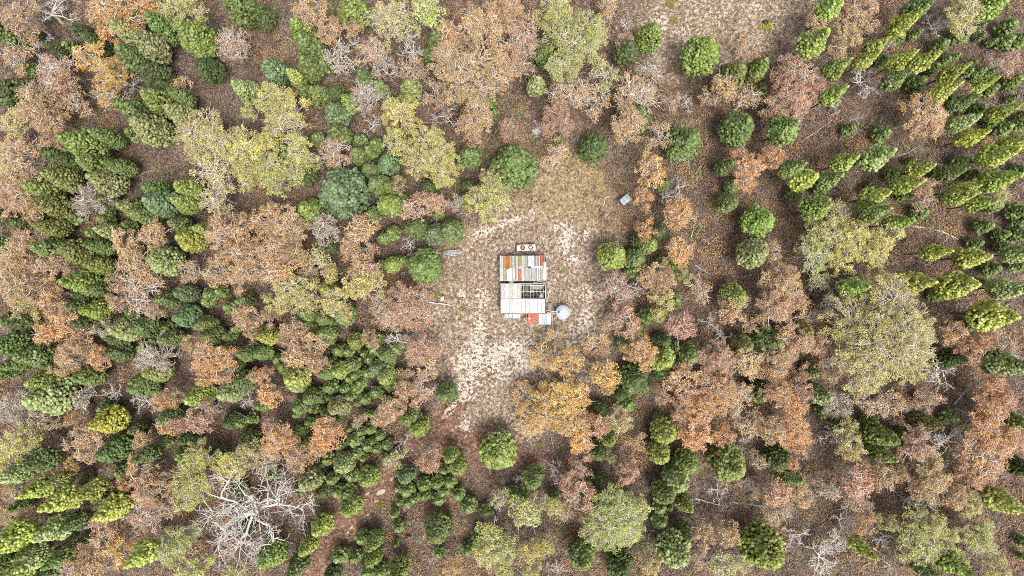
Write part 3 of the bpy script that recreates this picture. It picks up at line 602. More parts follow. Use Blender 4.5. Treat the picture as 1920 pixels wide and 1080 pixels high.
(1440, 720): """cb 570 210 40;cb 640 290 60;cb 640 392 46;co 440 250 46;cd 60 425 66;cg 130 515 52;cb 1370 205 48;cl 1320 660 58;cl 530 925 42;cb 1040 1010 60;cg 890 1050 44;co 1020 190 36;cd 1420 470 46;
cp 285 60 52;cp 320 150 36;cd 750 300 50;co 880 210 42;cd 860 640 36;cl 1430 885 26;cl 1430 970 18;co 870 90 30;
O 90 60 100;P 200 40 70;O 170 130 70;O 150 260 105;O 190 350 70;O 130 470 55;T 40 260 80;W 460 270 85;W 480 370 75;D 380 290 75;P 50 620 80;T 200 640 70;P 510 560 95;T 650 530 80;T 750 510 50;
R 550 800 75;Pn 520 690 75;P 900 90 90;Tn 700 120 80;P 860 350 105;D 790 280 60;Dn 650 160 75;R 1250 380 150;O 1250 190 120;R 1190 500 100;R 1300 60 110;O 1350 290 80;T 950 520 110;T 880 600 80;
D 900 690 100;T 1060 640 90;W 1150 690 80;V 880 860 130;V 1010 910 100;V 960 800 80;V 1190 850 100;V 850 960 80;Vn 1230 950 85;W 1300 1050 75;P 780 1050 60;D 1060 340 135;V 690 790 58;V 1080 990 55;
Dn 440 850 115;Dn 320 1000 115;Dn 180 870 80;Dn 650 900 60;Rn 1400 330 70;Dn 710 1030 55;Tn 350 620 80;Tn 60 720 80;Kn 400 130 80;Tn 560 100 80;T 620 470 60""",
}
PLACES = []
for (ox, oy), s in CAT.items():
    for e in s.replace("\n", "").split(";"):
        if not e.strip(): continue
        k, x, y, w = e.split(); PLACES.append([k, ox + float(x) / 3, oy + float(y) / 3, float(w) / 3])
# drop entries that two neighbouring tiles both list
out = []
for p in sorted(PLACES, key=lambda p: -p[3]):
    if any(q[0][0] == p[0][0] and math.hypot(q[1] - p[1], q[2] - p[2]) < 4 for q in out): continue
    out.append(p)
PLACES = out
def kind_of(k): return "cypress" if k[0] == 'c' else ("dead" if k[0] == 'D' else "gum")

# words that single each tree out ------------------------------------------------
SIZES = {"cypress": (9, 15, 22), "gum": (18, 27, 37), "dead": (16, 23, 60)}
def size_word(k, w):
    a, b, c = SIZES[kind_of(k)]
    return "small" if w < a else "" if w < b else "broad" if w < c else "huge"
def noun(k): return {"cypress": "cypress pine", "gum": "gum tree", "dead": "bare dead tree"}[kind_of(k)]
def colour(k):
    if k[0] == 'c': return CT[k[1]][1]
    if k[0] == 'D': return "pale grey" if 'n' in k else "white"
    return ("thin " if 'n' in k else "") + GT[k[0]][1]
MARKS = [(980, 503, "the striped shed roof", 75), (982, 560, "the white cottage roof", 75), (1055, 585, "the water tank", 70), (1173, 374, "the blue roofed outhouse", 75),
         (848, 474, "the white metal trough", 75), (827, 568, "the pale log in the clearing", 60), (1005, 240, "the crumpled scrap heap", 60), (450, 975, "the huge white dead tree", 150),
         (640, 360, "the broad bluish green cypress", 80), (1676, 637, "the widest straw coloured gum", 120), (935, 846, "the big cypress below the clearing", 85), (1437, 45, "the stump in the upper clearing", 80),
         (1085, 85, "the broad yellowish green gum", 75)]
def rel(dx, dy):
    if abs(dx) > 2.2 * abs(dy): return "left of" if dx < 0 else "right of"
    if abs(dy) > 2.2 * abs(dx): return "above" if dy < 0 else "below"
    return ("upper" if dy < 0 else "lower") + (" left of" if dx < 0 else " right of")
LABELS = {}
HOURS = "twelve one two three four five six seven eight nine ten eleven".split()
def place_words(x, y):
    d = math.hypot(x - 980, y - 540); hr = HOURS[int(round(math.degrees(math.atan2(x - 980, 540 - y)) / 30)) % 12]
    band = "close in" if d < 190 else "a short way" if d < 290 else "midway out" if d < 400 else "well out" if d < 520 else "far out" if d < 660 else "very far out" if d < 820 else "by the edge"
    return band, hr
def art(t): return ("an " if t[0] in "aeiou" else "a ") + t
def near_words(i, n):
    k, x, y, w = PLACES[i]
    js = sorted((math.hypot(q[1] - x, q[2] - y) + 14 * (q[0][:2] == k[:2]), j) for j, q in enumerate(PLACES) if j != i and q[3] > .6 * w and math.hypot(q[1] - x, q[2] - y) > 8)[n][1]
    q = PLACES[js]
    return rel(x - q[1], y - q[2]), art(colour(q[0]).replace("thin ", "") + " " + {"cypress": "cypress", "gum": "gum", "dead": "dead tree"}[kind_of(q[0])])
def label_for(i, alt=0):
    k, x, y, w = PLACES[i]; band, hr = place_words(x, y)
    short = {"cypress": "cypress", "gum": "gum", "dead": "dead tree"}[kind_of(k)]
    sz = size_word(k, w); col = colour(k)
    best = None
    for mx, my, nm, rr in MARKS:
        d = math.hypot(x - mx, y - my)
        if 6 < d < rr and (best is None or d < best[0]): best = (d, rel(x - mx, y - my) + " " + nm)
    if best and alt == 0: return " ".join(t for t in (sz, col, noun(k), best[1]) if t)
    if alt < 6:
        r1, n1 = near_words(i, max(0, alt - 1)); t = f"{sz} {col} {noun(k)} {r1} {n1}, {band} at the cottage's {hr} o'clock".strip()
        if len(t.split()) > 16: t = f"{sz} {col} {short} {r1} {n1}, {band} at the cottage's {hr} o'clock".strip()
        if len(t.split()) > 16: t = f"{col} {short} {r1} {n1}, {band} at cottage's {hr} o'clock".strip()
    else:
        a = alt - 6; r1, n1 = near_words(i, a % 4); r2, n2 = near_words(i, 1 + a % 4 + a // 4)
        t = f"{sz} {col} {short} {r1} {n1}, {r2} {n2}, cottage's {hr} o'clock".strip()
        if len(t.split()) > 16: t = f"{col} {short} {r1} {n1}, {r2} {n2}, cottage's {hr} o'clock"
        if len(t.split()) > 16: t = f"{col} {short} {r1} {n1}, {r2} {n2.split(' ', 1)[1]}, {hr} o'clock"
        if len(t.split()) > 16: t = f"{col} {short} {r1} {n1}, {band} at cottage's {hr} o'clock"
    return t
used = set()
for i in range(len(PLACES)):
    for alt in range(30):
        t = label_for(i, alt)
        if t not in used and 4 <= len(t.split()) <= 16: break
    used.add(t); LABELS[i] = t

def jit(c, r_, amt=.12):
    k = 1 + r_.uniform(-amt, amt)
    return tuple(max(.005, x * k * (1 + r_.uniform(-amt * .6, amt * .6))) for x in c) + (1,)

cyp = [i for i, p in enumerate(PLACES) if p[0][0] == 'c']
cyp_big = set(sorted(cyp, key=lambda i: -PLACES[i][3])[:300]); rest = []
for i, (k, x, y, w) in enumerate(PLACES):
    rr = random.Random(i * 7 + 3); kd = kind_of(k)
    if kd == "cypress":
        wm = w / PPM
        # low shaded suppressed ones are shorter
        if i not in cyp_big: rest.append(i); continue
        key = "s" if wm < 1.25 else "m" if wm < 2.1 else "l" if wm < 3.3 else "x"
        tall = (x > 1440 and y < 620) or (y > 850 and x < 330) or (x > 1440 and y > 900)
        if tall: key += "p"
        W0, H0, cm, tm = CON[key][rr.randrange(len(CON[key]))]
        short = .78 if k[1] == 'd' else 1.0
        h = ((10.2 + 2.3 * wm) if tall else (5.0 + 1.9 * wm + (2.6 if y > 300 and x < 700 else 4.0) * min(1, max(0, math.hypot(x - 960, y - 540) - 280) / 520))) * (.85 if tall and k[1] == 'd' else short if not tall else 1) * rr.uniform(.93, 1.08)
        edge = math.hypot(x - 960, y - 540) / 1000
        k_ = (HC - .55 * h) / HC; sc = wm * k_ / W0 * (1.0 if tall or x < 560 else 1.05); zs = h / H0
        loc = W(x, y, (.66 if tall else .58) * h); root = thing("cypress_pine", (loc[0], loc[1], 0), rr.uniform(0, 6.28), LABELS[i], "cypress pine", "cypress pines of the forest")
        cr = link("crown", cm, root); tr = link("trunk", tm, root)
        cr.scale = (sc, sc, zs); tr.scale = (sc, sc, zs); cr.color = jit(tuple(c_ * (1.4 if tall else 1) for c_ in CT[k[1]][0]), rr)
    elif kd == "gum":
        Rm = w / PPM; thin = 'n' in k
        key = "s" if Rm < 3.0 else "m" if Rm < 4.9 else "l" if Rm < 7.4 else "x"
        W0, H0, cm, tm = rr.choice(GUM[key + ("n" if thin else "f")])
        h = (7.5 + 1.0 * Rm) * rr.uniform(.9, 1.12) * (.8 if thin else 1)
        if 720 < x < 1150 and 480 < y < 800 and thin: h *= .6
        k_ = (HC - .8 * h) / HC; sc = Rm * k_ / W0 * 1.08
        loc = W(x, y, .82 * h); root = thing("gum_tree", (loc[0], loc[1], 0), rr.uniform(0, 6.28), LABELS[i], "gum tree", "gum trees of the forest")
        cr = link("crown", cm, root); tr = link("trunk", tm, root)
        cr.scale = tr.scale = (sc, sc, h / H0); cr.color = jit(GT[k[0]][0], rr, .10)
    else:
        Rm = w / PPM; key = "s" if Rm < 2.7 else "m" if Rm < 6 else "x"
        W0, H0, dm = rr.choice(DEAD[key])
        h = (5.0 + .9 * Rm) * rr.uniform(.9, 1.1)
        k_ = (HC - .6 * h) / HC; sc = Rm * k_ / W0; loc = W(x, y, .62 * h)
        o = link("dead_tree", dm); o.location = (loc[0], loc[1], 0); o.scale = (sc, sc, h / H0); o.rotation_euler = (0, 0, rr.uniform(0, 6.28))
        tag(o, LABELS[i], "dead tree", "bare dead trees")
# the smallest cypresses past the 300 that show largest: one object
if rest:
    allm = MB(); protos = [conifer_mesh(1.0, 8.0, .27, 900 + j, low=True).arrays() for j in range(3)]
    for i in rest:
        k, x, y, w = PLACES[i]; rr = random.Random(i); wm = w / PPM; h = 2.6 + 2.2 * wm
        v, q, t, a = protos[rr.randrange(3)]; s = wm * 1.05; loc = W(x, y, .55 * h); an = rr.uniform(0, 6.28)
        c, n = math.cos(an), math.sin(an)
        vv = np.stack([(v[:, 0] * c - v[:, 1] * n) * s + loc[0], (v[:, 0] * n + v[:, 1] * c) * s + loc[1], v[:, 2] * h / 8.0], -1)
        allm.add(vv, q, t, a)
        allm.tube([(loc[0], loc[1], -.2), (loc[0], loc[1], h * .5)], [.1, .05], 5, .2)
    o = allm.build("young_cypress_thicket", M_NEEDLE); o.color = (.175, .235, .062, 1)
    tag(o, "many small young green cypress saplings growing between the larger trees", "saplings", kind="stuff")
print("TREES", len(PLACES), "cypress", len(cyp), "labels unique", len(set(LABELS.values())))
# ---------------------------------------------------------------- buildings and objects in the clearing
def corr(name, x0, y0, x1, y1, z0, z1, mat, parent, period=.15, amp=.022, label=None, axis_='y'):
    """corrugated sheet between image-left x0 and x1, running from y0 (height z0) to y1 (height z1)"""
    n = max(6, int(abs(x1 - x0) / period * 6)); xs = np.linspace(x0, x1, n); zz = amp * np.cos((xs - x0) / period * 2 * math.pi)
    v = []
    for (y, z) in ((y0, z0), (y1, z1)):
        v += [(x, y, z + dz) for x, dz in zip(xs, zz)]
    for (y, z) in ((y0, z0), (y1, z1)):
        v += [(x, y, z + dz - .006) for x, dz in zip(xs, zz)]
    q = [(i, i + 1, n + i + 1, n + i) for i in range(n - 1)] + [(2 * n + i + 1, 2 * n + i, 3 * n + i, 3 * n + i + 1) for i in range(n - 1)]
    q += [(0, n, 3 * n, 2 * n), (n - 1, 3 * n - 1, 4 * n - 1, 2 * n - 1)]
    mb = MB(); mb.add(v, q); o = mb.build(name, mat, parent, smooth=False)
    if label: o["label"] = label
    return o
def iron(name, col, rust=.66, rc=(.30, .19, .14), rough=.5):
    m, nt, N, L, P = nodes(name)
    tc = N.new("ShaderNodeTexCoord"); mp = N.new("ShaderNodeMapping"); mp.inputs["Scale"].default_value = (9, .7, 1); L.new(tc.outputs["Object"], mp.inputs[0])
    st = noise(N, L, mp.outputs[0], 1.6, 5, .7); sp = noise(N, L, tc.outputs["Object"], 2.2, 5, .7)
    c = mixc(N, L, ramp(N, L, st, [(.38, 0.0), (.60, 1.0)]), tuple(x * .55 for x in col), col)
    c = mixc(N, L, ramp(N, L, sp, [(rust, 0.0), (rust + .07, .8)]), c, rc)
    L.new(c, P.inputs["Base Color"]); P.inputs["Roughness"].default_value = rough
    return m
I_W = iron("white_iron", (.47, .47, .45), .58, (.33, .27, .23)); I_B = iron("brightest_white_iron", (.60, .60, .575), .60, (.42, .37, .33)); I_G = iron("grey_iron", (.31, .31, .30), .60); I_L = iron("pale_grey_iron", (.44, .48, .48), .64)
I_R = iron("red_iron", (.43, .11, .07), .64, (.35, .2, .15)); I_O = iron("olive_gold_iron", (.34, .27, .085), .72, (.3, .22, .1)); I_D = iron("dirty_brown_iron", (.27, .22, .19), .6)
I_BL = iron("pale_blue_iron", (.36, .44, .50), .70, (.3, .27, .25)); I_RW = iron("flaking_red_iron", (.47, .11, .06), .58, (.75, .70, .66)); I_OLD = iron("old_patchy_white_iron", (.62, .61, .58), .55, (.36, .31, .28))
WOOD = plain("grey_timber", (.36, .33, .30), .85, .3, 4); WALL = plain("rusty_wall_iron", (.30, .20, .16), .8, .35, 2, stain=(.55, (.45, .42, .4))); DARK = plain("littered_floor", (.14, .14, .10), .95, .6, 2, stain=(.5, (.30, .28, .25)))
PIPE = plain("pale_pipe", (.62, .60, .57), .6, .15, 4); RUB = plain("tyre_rubber", (.022, .022, .024), .85, .2, 5)

ZR = 2.9
def sx(zx, z=ZR): return W(900 + zx / 5.4, 0, z)[0]
def sy(zy, z=ZR): return W(0, 440 + zy / 5.4, z)[1]
# --- striped shed (upper roof)
sh = thing("corrugated_shed", W(980, 503), 0, "long shed with striped roof of white, gold and red iron sheets", "shed"); so = np.array(sh.location)
def L0(x, y): return x - so[0], y - so[1]
xa, ya = L0(sx(200), sy(212)); xb, yb = L0(sx(675), sy(470)); ym = (ya + yb) / 2 + .05
def up(zx): return sx(zx) - so[0]
def uy(zy): return sy(zy) - so[1]
def roofz(y): return 2.55 + .42 * (1 - abs(y - ym) / abs(ya - ym))
def sheet(zx0, zx1, zy0, zy1, mat, lift=0.0, label=None):
    y0, y1 = uy(zy0), uy(zy1)
    o = corr("roof_sheet", up(zx0), y0, up(zx1) - .035, y1, roofz(y0) + lift, roofz(y1) + lift, mat, sh, period=.11, amp=.018, label=label)
RID = 338
cols_top = [(200, 222, I_L), (222, 235, I_W), (236, 263, I_O), (265, 294, I_R), (296, 326, I_O), (328, 345, I_W), (346, 360, I_G), (361, 376, I_W), (377, 389, I_L), (390, 418, I_O), (420, 436, I_L), (437, 455, I_W),
            (456, 485, I_G), (486, 549, I_B), (550, 563, I_G), (564, 577, I_W), (578, 592, I_G), (593, 611, I_W), (612, 644, I_R), (645, 662, I_D)]
for i, (a, b, mt) in enumerate(cols_top): sheet(a, b, 212 - (4 if mt is I_R and a > 600 else 0), RID + (7 if a in (265, 296) else -16 if a in (390, 612, 486) else 0), mt, .0 + .008 * (i % 2),
      {I_R: "faded red roof sheet", I_O: "olive gold roof sheet"}.get(mt))
cols_bot = [(200, 222, I_L), (222, 235, I_W), (236, 263, I_O), (268, 295, I_L), (297, 327, I_B), (329, 345, I_W), (346, 360, I_W), (361, 375, I_G), (376, 389, I_W), (390, 418, I_R), (420, 436, I_L), (437, 453, I_W), (454, 469, I_G),
            (470, 485, I_W), (486, 500, I_G), (501, 515, I_W), (516, 530, I_D), (531, 546, I_W), (547, 575, I_G), (576, 592, I_W), (593, 611, I_W), (612, 640, I_G), (641, 674, I_B)]
for i, (a, b, mt) in enumerate(cols_bot): sheet(a, b, RID + (14 if a == 390 else 9 if a == 268 else 1) if a < 640 else RID + 1, 470, mt, .0 + .008 * (i % 2), {I_R: "faded red roof sheet", I_O: "olive gold roof sheet"}.get(mt))
sheet(643, 674, 275, RID, I_B, .03); sheet(515, 641, 316, 336, I_B, .045); sheet(390, 420, 320, 346, I_W, .04)
for nm, c, s_ in (("wall", ((xa + xb) / 2, ya - .12, 1.2), (xb - xa - .3, .06, 2.6)), ("wall", ((xa + xb) / 2, yb + .12, 1.2), (xb - xa - .3, .06, 2.6)),
                 ("wall", (xa + .12, (ya + yb) / 2, 1.2), (.06, ya - yb - .32, 2.6)), ("wall", (xb - .12, (ya + yb) / 2, 1.2), (.06, ya - yb - .32, 2.6))):
    mb = MB(); mb.box(c, s_); mb.build(nm, WALL, sh)
# --- cottage with the open rafters
ch = thing("cottage", W(981, 563), 0, "derelict white roofed cottage, part of its roof open to bare rafters", "cottage"); so = np.array(ch.location)
def cz(y, yt, yr, yb_): return 2.6 + .55 * (1 - (abs(y - yr) / abs((yt if y > yr else yb_) - yr)))
yt, yr, yb = uy(500), uy(650), uy(796)
x = 212; k = 0
while x < 412:
    x2 = min(x + 41, 415); corr("roof_sheet", up(x), yt, up(x2) - .03, yr + .02, 2.6, 3.13 + .006 * (k % 2), [I_W, I_B][k % 2], ch, .11, .016); x = x2; k += 1
x = 215; k = 0
while x < 658:
    x2 = min(x + 41, 661); corr("roof_sheet", up(x), yr - .03, up(x2) - .03, yb, 3.13 + .006 * (k % 2), 2.6, [I_B, I_OLD, I_W, I_B][k % 4], ch, .11, .016); x = x2; k += 1
mb = MB(); mb.tube([(up(208), yr, 3.17), (up(380), yr, 3.17)], .05, 6); mb.tube([(up(382), yr + .05, 3.15), (up(664), yr, 3.17)], .045, 6); mb.build("ridge_beam", WOOD, ch)
xl, xr = up(208), up(664)
for c, s_ in ((((xl + xr) / 2, yt - .05, 1.2), (xr - xl, .07, 2.6)), (((xl + xr) / 2, yb + .1, 1.2), (xr - xl, .07, 2.6)), ((xl + .03, (yt + yb) / 2, 1.25), (.07, yt - yb - .3, 2.5)), ((xr + .06, (yt + yb) / 2, 1.25), (.07, yt - yb - .3, 2.5))):
    mb = MB(); mb.box(c, s_); mb.build("wall", WALL, ch)
mb = MB(); mb.box(((xl + xr) / 2, (yt + yb) / 2, .04), (xr - xl - .1, yt - yb - .3, .12)); mb.build("floor", DARK, ch)
for zx in (418, 442, 475, 508, 541, 575, 608, 640):
    mb = MB(); mb.tube([(up(zx), yt, 2.62), (up(zx) + .02, yr, 3.1)], .05 if zx != 442 else .07, 4); mb.build("rafter", WOOD if zx != 508 else PIPE, ch)
for zy, zc in ((512, 2.68), (578, 2.92)):
    mb = MB(); mb.box((up(540), uy(zy), zc), (up(665) - up(415), .09, .06)); mb.build("batten", PIPE, ch)
mb = MB(); mb.box((up(662), (yt + yr) / 2, 2.95), (.16, yt - yr, .06), tilt=(-.36, 0)); mb.build("barge_board", I_B, ch)
mb = MB(); mb.box((up(206), (yt + yb) / 2, 2.5), (.10, yt - yb, .1)); mb.build("barge_board", WALL, ch)
mb = MB(); mb.box((up(430), uy(495), 2.66), (up(665) - up(205), .10, .10)); mb.build("gutter", I_L, ch)
mb = MB(); mb.box((up(436), uy(801), 2.55), (up(665) - up(215), .09, .10)); mb.build("gutter", WALL, ch)
corr("loose_sheet", up(515), uy(516), up(640), uy(556), 2.45, 2.2, I_G, ch, .11, .02)
mb = MB(); mb.add([(up(588), uy(640), 2.5), (up(652), uy(643), 2.5), (up(625), uy(582), 2.7), (up(588), uy(640), 2.46), (up(652), uy(643), 2.46), (up(625), uy(582), 2.66)], [(0, 1, 4, 3), (1, 2, 5, 4), (2, 0, 3, 5)], [(0, 2, 1), (3, 4, 5)]); mb.build("loose_sheet", I_L, ch)
mb = MB(); mb.tube([(up(560), uy(640), 2.2), (up(655), uy(532), 2.9)], .06, 5); mb.build("fallen_rafter", M_CHAR, ch)
mb = MB(); mb.box((up(470), uy(545), .6), (.9, .8, 1.0)); mb.box((up(525), uy(575), .7), (.5, .5, 1.2)); mb.box((up(545), uy(610), .5), (1.0, .4, .8), .3); mb.build("cupboard", plain("green_junk", (.16, .20, .10), .9, .6, 6), ch)
mb = MB(); mb.box((up(600), uy(540), .5), (1.1, .5, .9), .1); mb.box((up(470), uy(615), .4), (1.2, .35, .7), -.1); mb.box((up(590), uy(610), .9), (.1, 1.2, 1.6), .5); mb.build('broken_furniture', WOOD, ch)
mb = MB(); mb.box((up(527), uy(572), 1.42), (.5, .45, .2), .2); mb.build("cistern", I_BL, ch)
# little skillion rooms on the low side
corr("lean_to_sheet", up(247), uy(806), up(328), uy(846), 2.3, 2.15, I_BL, ch, .11, .014); corr("lean_to_sheet", up(330), uy(806), up(410), uy(850), 2.3, 2.15, I_L, ch, .11, .014)
corr("lean_to_sheet", up(486), uy(804), up(520), uy(905), 2.45, 2.2, I_RW, ch, .11, .016, "flaking red lean-to sheet"); corr("lean_to_sheet", up(522), uy(802), up(556), uy(870), 2.46, 2.27, I_R, ch, .11, .016, "red lean-to sheet"); corr("lean_to_sheet", up(522), uy(872), up(590), uy(898), 2.27, 2.22, I_RW, ch, .11, .016, "flaking red lean-to sheet")
corr("lean_to_sheet", up(557), uy(802), up(591), uy(870), 2.46, 2.28, I_RW, ch, .11, .016, "flaking red lean-to sheet"); mb = MB(); mb.box((up(503), uy(852), 2.40), (.42, .24, .03)); mb.build("patch", I_B, ch)
for i in range(3): corr("lean_to_sheet", up(595 + 42 * i), uy(800), up(595 + 42 * i + 41), uy(911), 2.5 + .006 * (i % 2), 2.2, [I_OLD, I_BL, I_OLD][i], ch, .11, .016)
mb = MB(); mb.tube([(up(405), uy(898), 2.05), (up(735), uy(918), 2.15)], .045, 5); mb.tube([(up(735), uy(800), 2.4), (up(735), uy(920), 2.1)], .045, 5); mb.tube([(up(470), uy(805), 2.3), (up(470), uy(900), 2.1)], .035, 5); mb.build("lean_to_frame", WOOD, ch)
for zx, zy in ((410, 896), (600, 912), (733, 916)):
    mb = MB(); mb.tube([(up(zx), uy(zy), -.1), (up(zx), uy(zy), 2.1)], .05, 6); mb.build("post", WOOD, ch)
mb = MB(); mb.box((up(328), uy(815), 1.05), (up(410) - up(250), .7, 2.1)); mb.build("back_room", WALL, ch)
mb = MB(); mb.box((up(606), uy(850), 1.0), (up(720) - up(490), .08, 2.1)); mb.build("back_wall", WALL, ch)

# --- water tank
c = W(1055.5, 585.4, 2.2); r0 = 1.22
tk = thing("water_tank", (c[0], c[1], 0), 0, "round pale blue grey water tank beside the cottage", "water tank")
mb = MB(); prof = [(0.01, 0), (r0 * .97, 0)]
for i in range(23): prof.append((r0 * (.97 + .018 * (i % 2)), .02 + i * .093))
mb.lathe(prof, 32); mb.build("tank_wall", plain("galvanised_wall", (.50, .53, .54), .5, .15, 2), tk)
mb = MB(); mb.lathe([(r0 * 1.02, 2.12), (r0 * 1.02, 2.17), (.02, 2.34)], 32); mb.build("tank_roof", plain("pale_blue_galvanised", (.40, .46, .49), .45, .10, 2), tk)
mb = MB(); mb.box((0, 0, 2.265), (2.4, .05, .17), -.75); o = mb.build("roof_seam", plain("seam_grey", (.33, .36, .38), .6), tk); o.scale = (.96, .96, 1.0)
mb = MB(); mb.lathe([(.17, 2.2), (.17, 2.36), (.12, 2.38), (.12, 2.30), (.01, 2.30)], 16, (-.72, .05, 0)); mb.build("inlet", M_CHAR, tk)
o = None
pp = MB(); pp.tube([W(900 + 675 / 5.4, 440 + 770 / 5.4, 2.5), W(900 + 790 / 5.4, 440 + 778 / 5.4, 2.42)], .05, 6); pp.tube([W(900 + 680 / 5.4, 440 + 790 / 5.4, 2.45), W(900 + 775 / 5.4, 440 + 794 / 5.4, 2.35)], .04, 6)
tag(pp.build("downpipe", PIPE), "pale pipes running from the cottage gutter to the water tank", "pipe")

# --- poles, boards and frames near the cottage
def poles(name, pts, r_, mat, label, cat, group=None):
    mb = MB()
    for seg in pts: mb.tube(np.array([W(900 + a / 5.4, 440 + b_ / 5.4, z) for a, b_, z in seg]), r_, 5)
    return tag(mb.build(name, mat), label, cat, group)
poles("rail_fence", [[(678, 505, 1.6), (815, 580, 1.5)], [(815, 560, 1.5), (805, 690, 1.4)], [(815, 580, -.1), (815, 580, 1.7)], [(805, 685, -.1), (805, 685, 1.6)]], .055, M_LOG, "broken timber rail bending round behind the water tank", "fence rail")
poles("timber_pole", [[(775, 628, .15), (758, 742, .15)]], .06, M_LOG, "grey pole lying just left of the water tank top", "pole", "loose poles by the cottage")
poles("timber_pole", [[(900, 570, .1), (890, 690, .12)]], .05, M_LOG, "grey pole lying upper right of the water tank", "pole", "loose poles by the cottage")
poles("timber_pole", [[(708, 545, 1.1), (682, 662, 1.2)]], .06, PIPE, "pale leaning pole against the cottage's right wall", "pole", "loose poles by the cottage")
poles("timber_pole", [[(540, 486, 2.7), (678, 464, 2.9)]], .05, WOOD, "grey pole lying across the gap between shed and cottage", "pole", "loose poles by the cottage")
poles("timber_pole", [[(770, 712, .25), (860, 705, .2)]], .07, M_LOG, "short pole lying against the top of the tank", "pole", "loose poles by the cottage")
p = W(900 + 702 / 5.4, 440 + 730 / 5.4, .4); pl = thing("pallet", p, 0, "grey slatted timber pallet between the cottage and the tank", "pallet")
for i in range(5):
    mb = MB(); mb.box((-.28 + .14 * i, 0, .06), (.11, 1.35, .03)); mb.build("slat", WOOD, pl)
for j in (-.55, .55):
    mb = MB(); mb.box((0, j, -.15), (.72, .1, .38)); mb.build("bearer", WOOD, pl)
p = W(900 + 316 / 5.4, 440 + 482 / 5.4, 0); cb = thing("wooden_crate", p, 0, "small brown crate in the gap between the two roofs", "crate")
mb = MB(); mb.box((0, 0, 1.1), (.75, .32, 2.2)); mb.build("box", plain("brown_crate", (.36, .27, .2), .85), cb); mb = MB(); mb.box((0, 0, 2.23), (.8, .36, .05)); mb.build("lid", WOOD, cb)

# --- white trailer with two wheels lying on it
tc_ = W(986.5, 464); tr_ = thing("flat_trailer", tc_, math.radians(2.5), "narrow white flat trailer with a red side board above the striped shed", "trailer")
WP = plain("chalky_white_paint", (.64, .63, .60), .55, .12, 3, stain=(.68, (.45, .4, .36))); RP = plain("faded_red_paint", (.46, .20, .14), .6, .3, 3, stain=(.6, (.7, .55, .45)))
mb = MB(); mb.box((0, -.08, .72), (3.35, .98, .10)); mb.box((-1.45, -.08, .79), (.3, .9, .06)); mb.build("bed", WP, tr_)
mb = MB(); mb.box((.1, .47, .82), (3.0, .10, .32)); mb.build("side_board", RP, tr_)
mb = MB(); mb.box((.0, -.59, .77), (3.3, .05, .14)); mb.build("side_rail", WP, tr_)
mb = MB(); mb.box((1.68, -.08, .80), (.05, .95, .16)); mb.build("end_board", plain("slate_paint", (.18, .18, .19), .6), tr_)
mb = MB(); mb.box((-1.72, -.08, .66), (.12, 1.05, .16)); mb.build("bumper", RUB, tr_)
mb = MB(); mb.box((.12, -.1, .785), (.75, .035, .03)); mb.box((-.2, -.1, .79), (.04, .28, .04)); mb.box((1.3, -.1, .785), (.35, .05, .03)); mb.build("tie_down", M_CHAR, tr_)
def wheel(name, parent, loc, rad, wid, flat, rimmat):
    e = link("wheel_hub_part", None) if False else None
    t = []
    for j in range(9):
        a = j * math.pi / 8; t.append((rad - .5 * wid * (1 - math.sin(a)) * .5, -wid / 2 * math.cos(a)))
    prof = [(rad * .56, -wid * .42)] + t + [(rad * .56, wid * .42), (rad * .56, -wid * .42)]
    mt = MB(); mt.lathe(prof, 24); mr = MB(); mr.lathe([(rad * .56, -wid * .3), (rad * .56, wid * .3), (rad * .45, wid * .12), (rad * .18, wid * .16), (rad * .14, wid * .30), (.005, wid * .32)], 20)
    return mt, mr
for sxn, syn in ((-1.0, -.62), (.75, -.62), (.75, .60)):
    mt, mr = wheel("wheel", tr_, None, .34, .20, False, None)
    o = mt.build("wheel", RUB, tr_, True); o.location = (sxn, syn, .33); o.rotation_euler = (math.pi / 2, 0, 0); o2 = mr.build("rim", WP, o, True)
mb = MB(); mb.tube([(-1.2, -.08, .55), (1.2, -.08, .55)], .06, 6); mb.tube([(.75, -.6, .34), (.75, .6, .34)], .04, 6); mb.build("chassis", M_CHAR, tr_)
for dx, rm, lb in ((-.62, RP, "car wheel with a pinkish rim lying on the trailer bed"), (.78, WP, "car wheel with a white rim lying on the trailer bed")):
    c_ = np.array(tc_) + np.array([dx * math.cos(.0436) - (-.1) * 0, dx * math.sin(.0436) - .08, .87])
    wt = thing("spare_wheel", c_, 0, lb, "wheel", "wheels lying on the trailer"); mt, mr = wheel("w", None, None, .40, .22, True, rm)
    mt.build("tyre", RUB, wt, True); mr.build("rim", rm, wt, True)

# --- outhouse with the pale blue roof
cx, cy, _ = W(1173, 374.2, 2.1); oh = thing("outhouse", (cx, cy, 0), math.radians(39), "tiny outhouse with pale blue grey iron roof among the trees", "outhouse")
for i in range(3): corr("roof_sheet", -.88 + i * .6, .62, -.88 + i * .6 + .59, -.62, 2.05 + .008 * (i % 2), 2.2, [I_BL, I_L, I_BL][i], oh, .12, .016).rotation_euler = (0, 0, 0)
for c_, s_ in (((0, .5, 1), (1.5, .05, 2.1)), ((0, -.5, 1.03), (1.5, .05, 2.15)), ((-.75, 0, 1), (.05, .95, 2.1)), ((.75, 0, 1), (.05, .95, 2.1))):
    mb = MB(); mb.box(c_, s_); mb.build("wall", WALL, oh)
mb = MB(); mb.box((-.785, 0, .95), (.03, .6, 1.8)); mb.build("door", WOOD, oh)
mb = MB(); mb.tube([(-1.15, -.35, .1), (-1.05, .45, .1)], .06, 5)
o = mb.build("plank", PIPE); o.location = (cx, cy, 0); o.rotation_euler = (0, 0, math.radians(39)); tag(o, "pale plank lying at the left foot of the outhouse", "plank")

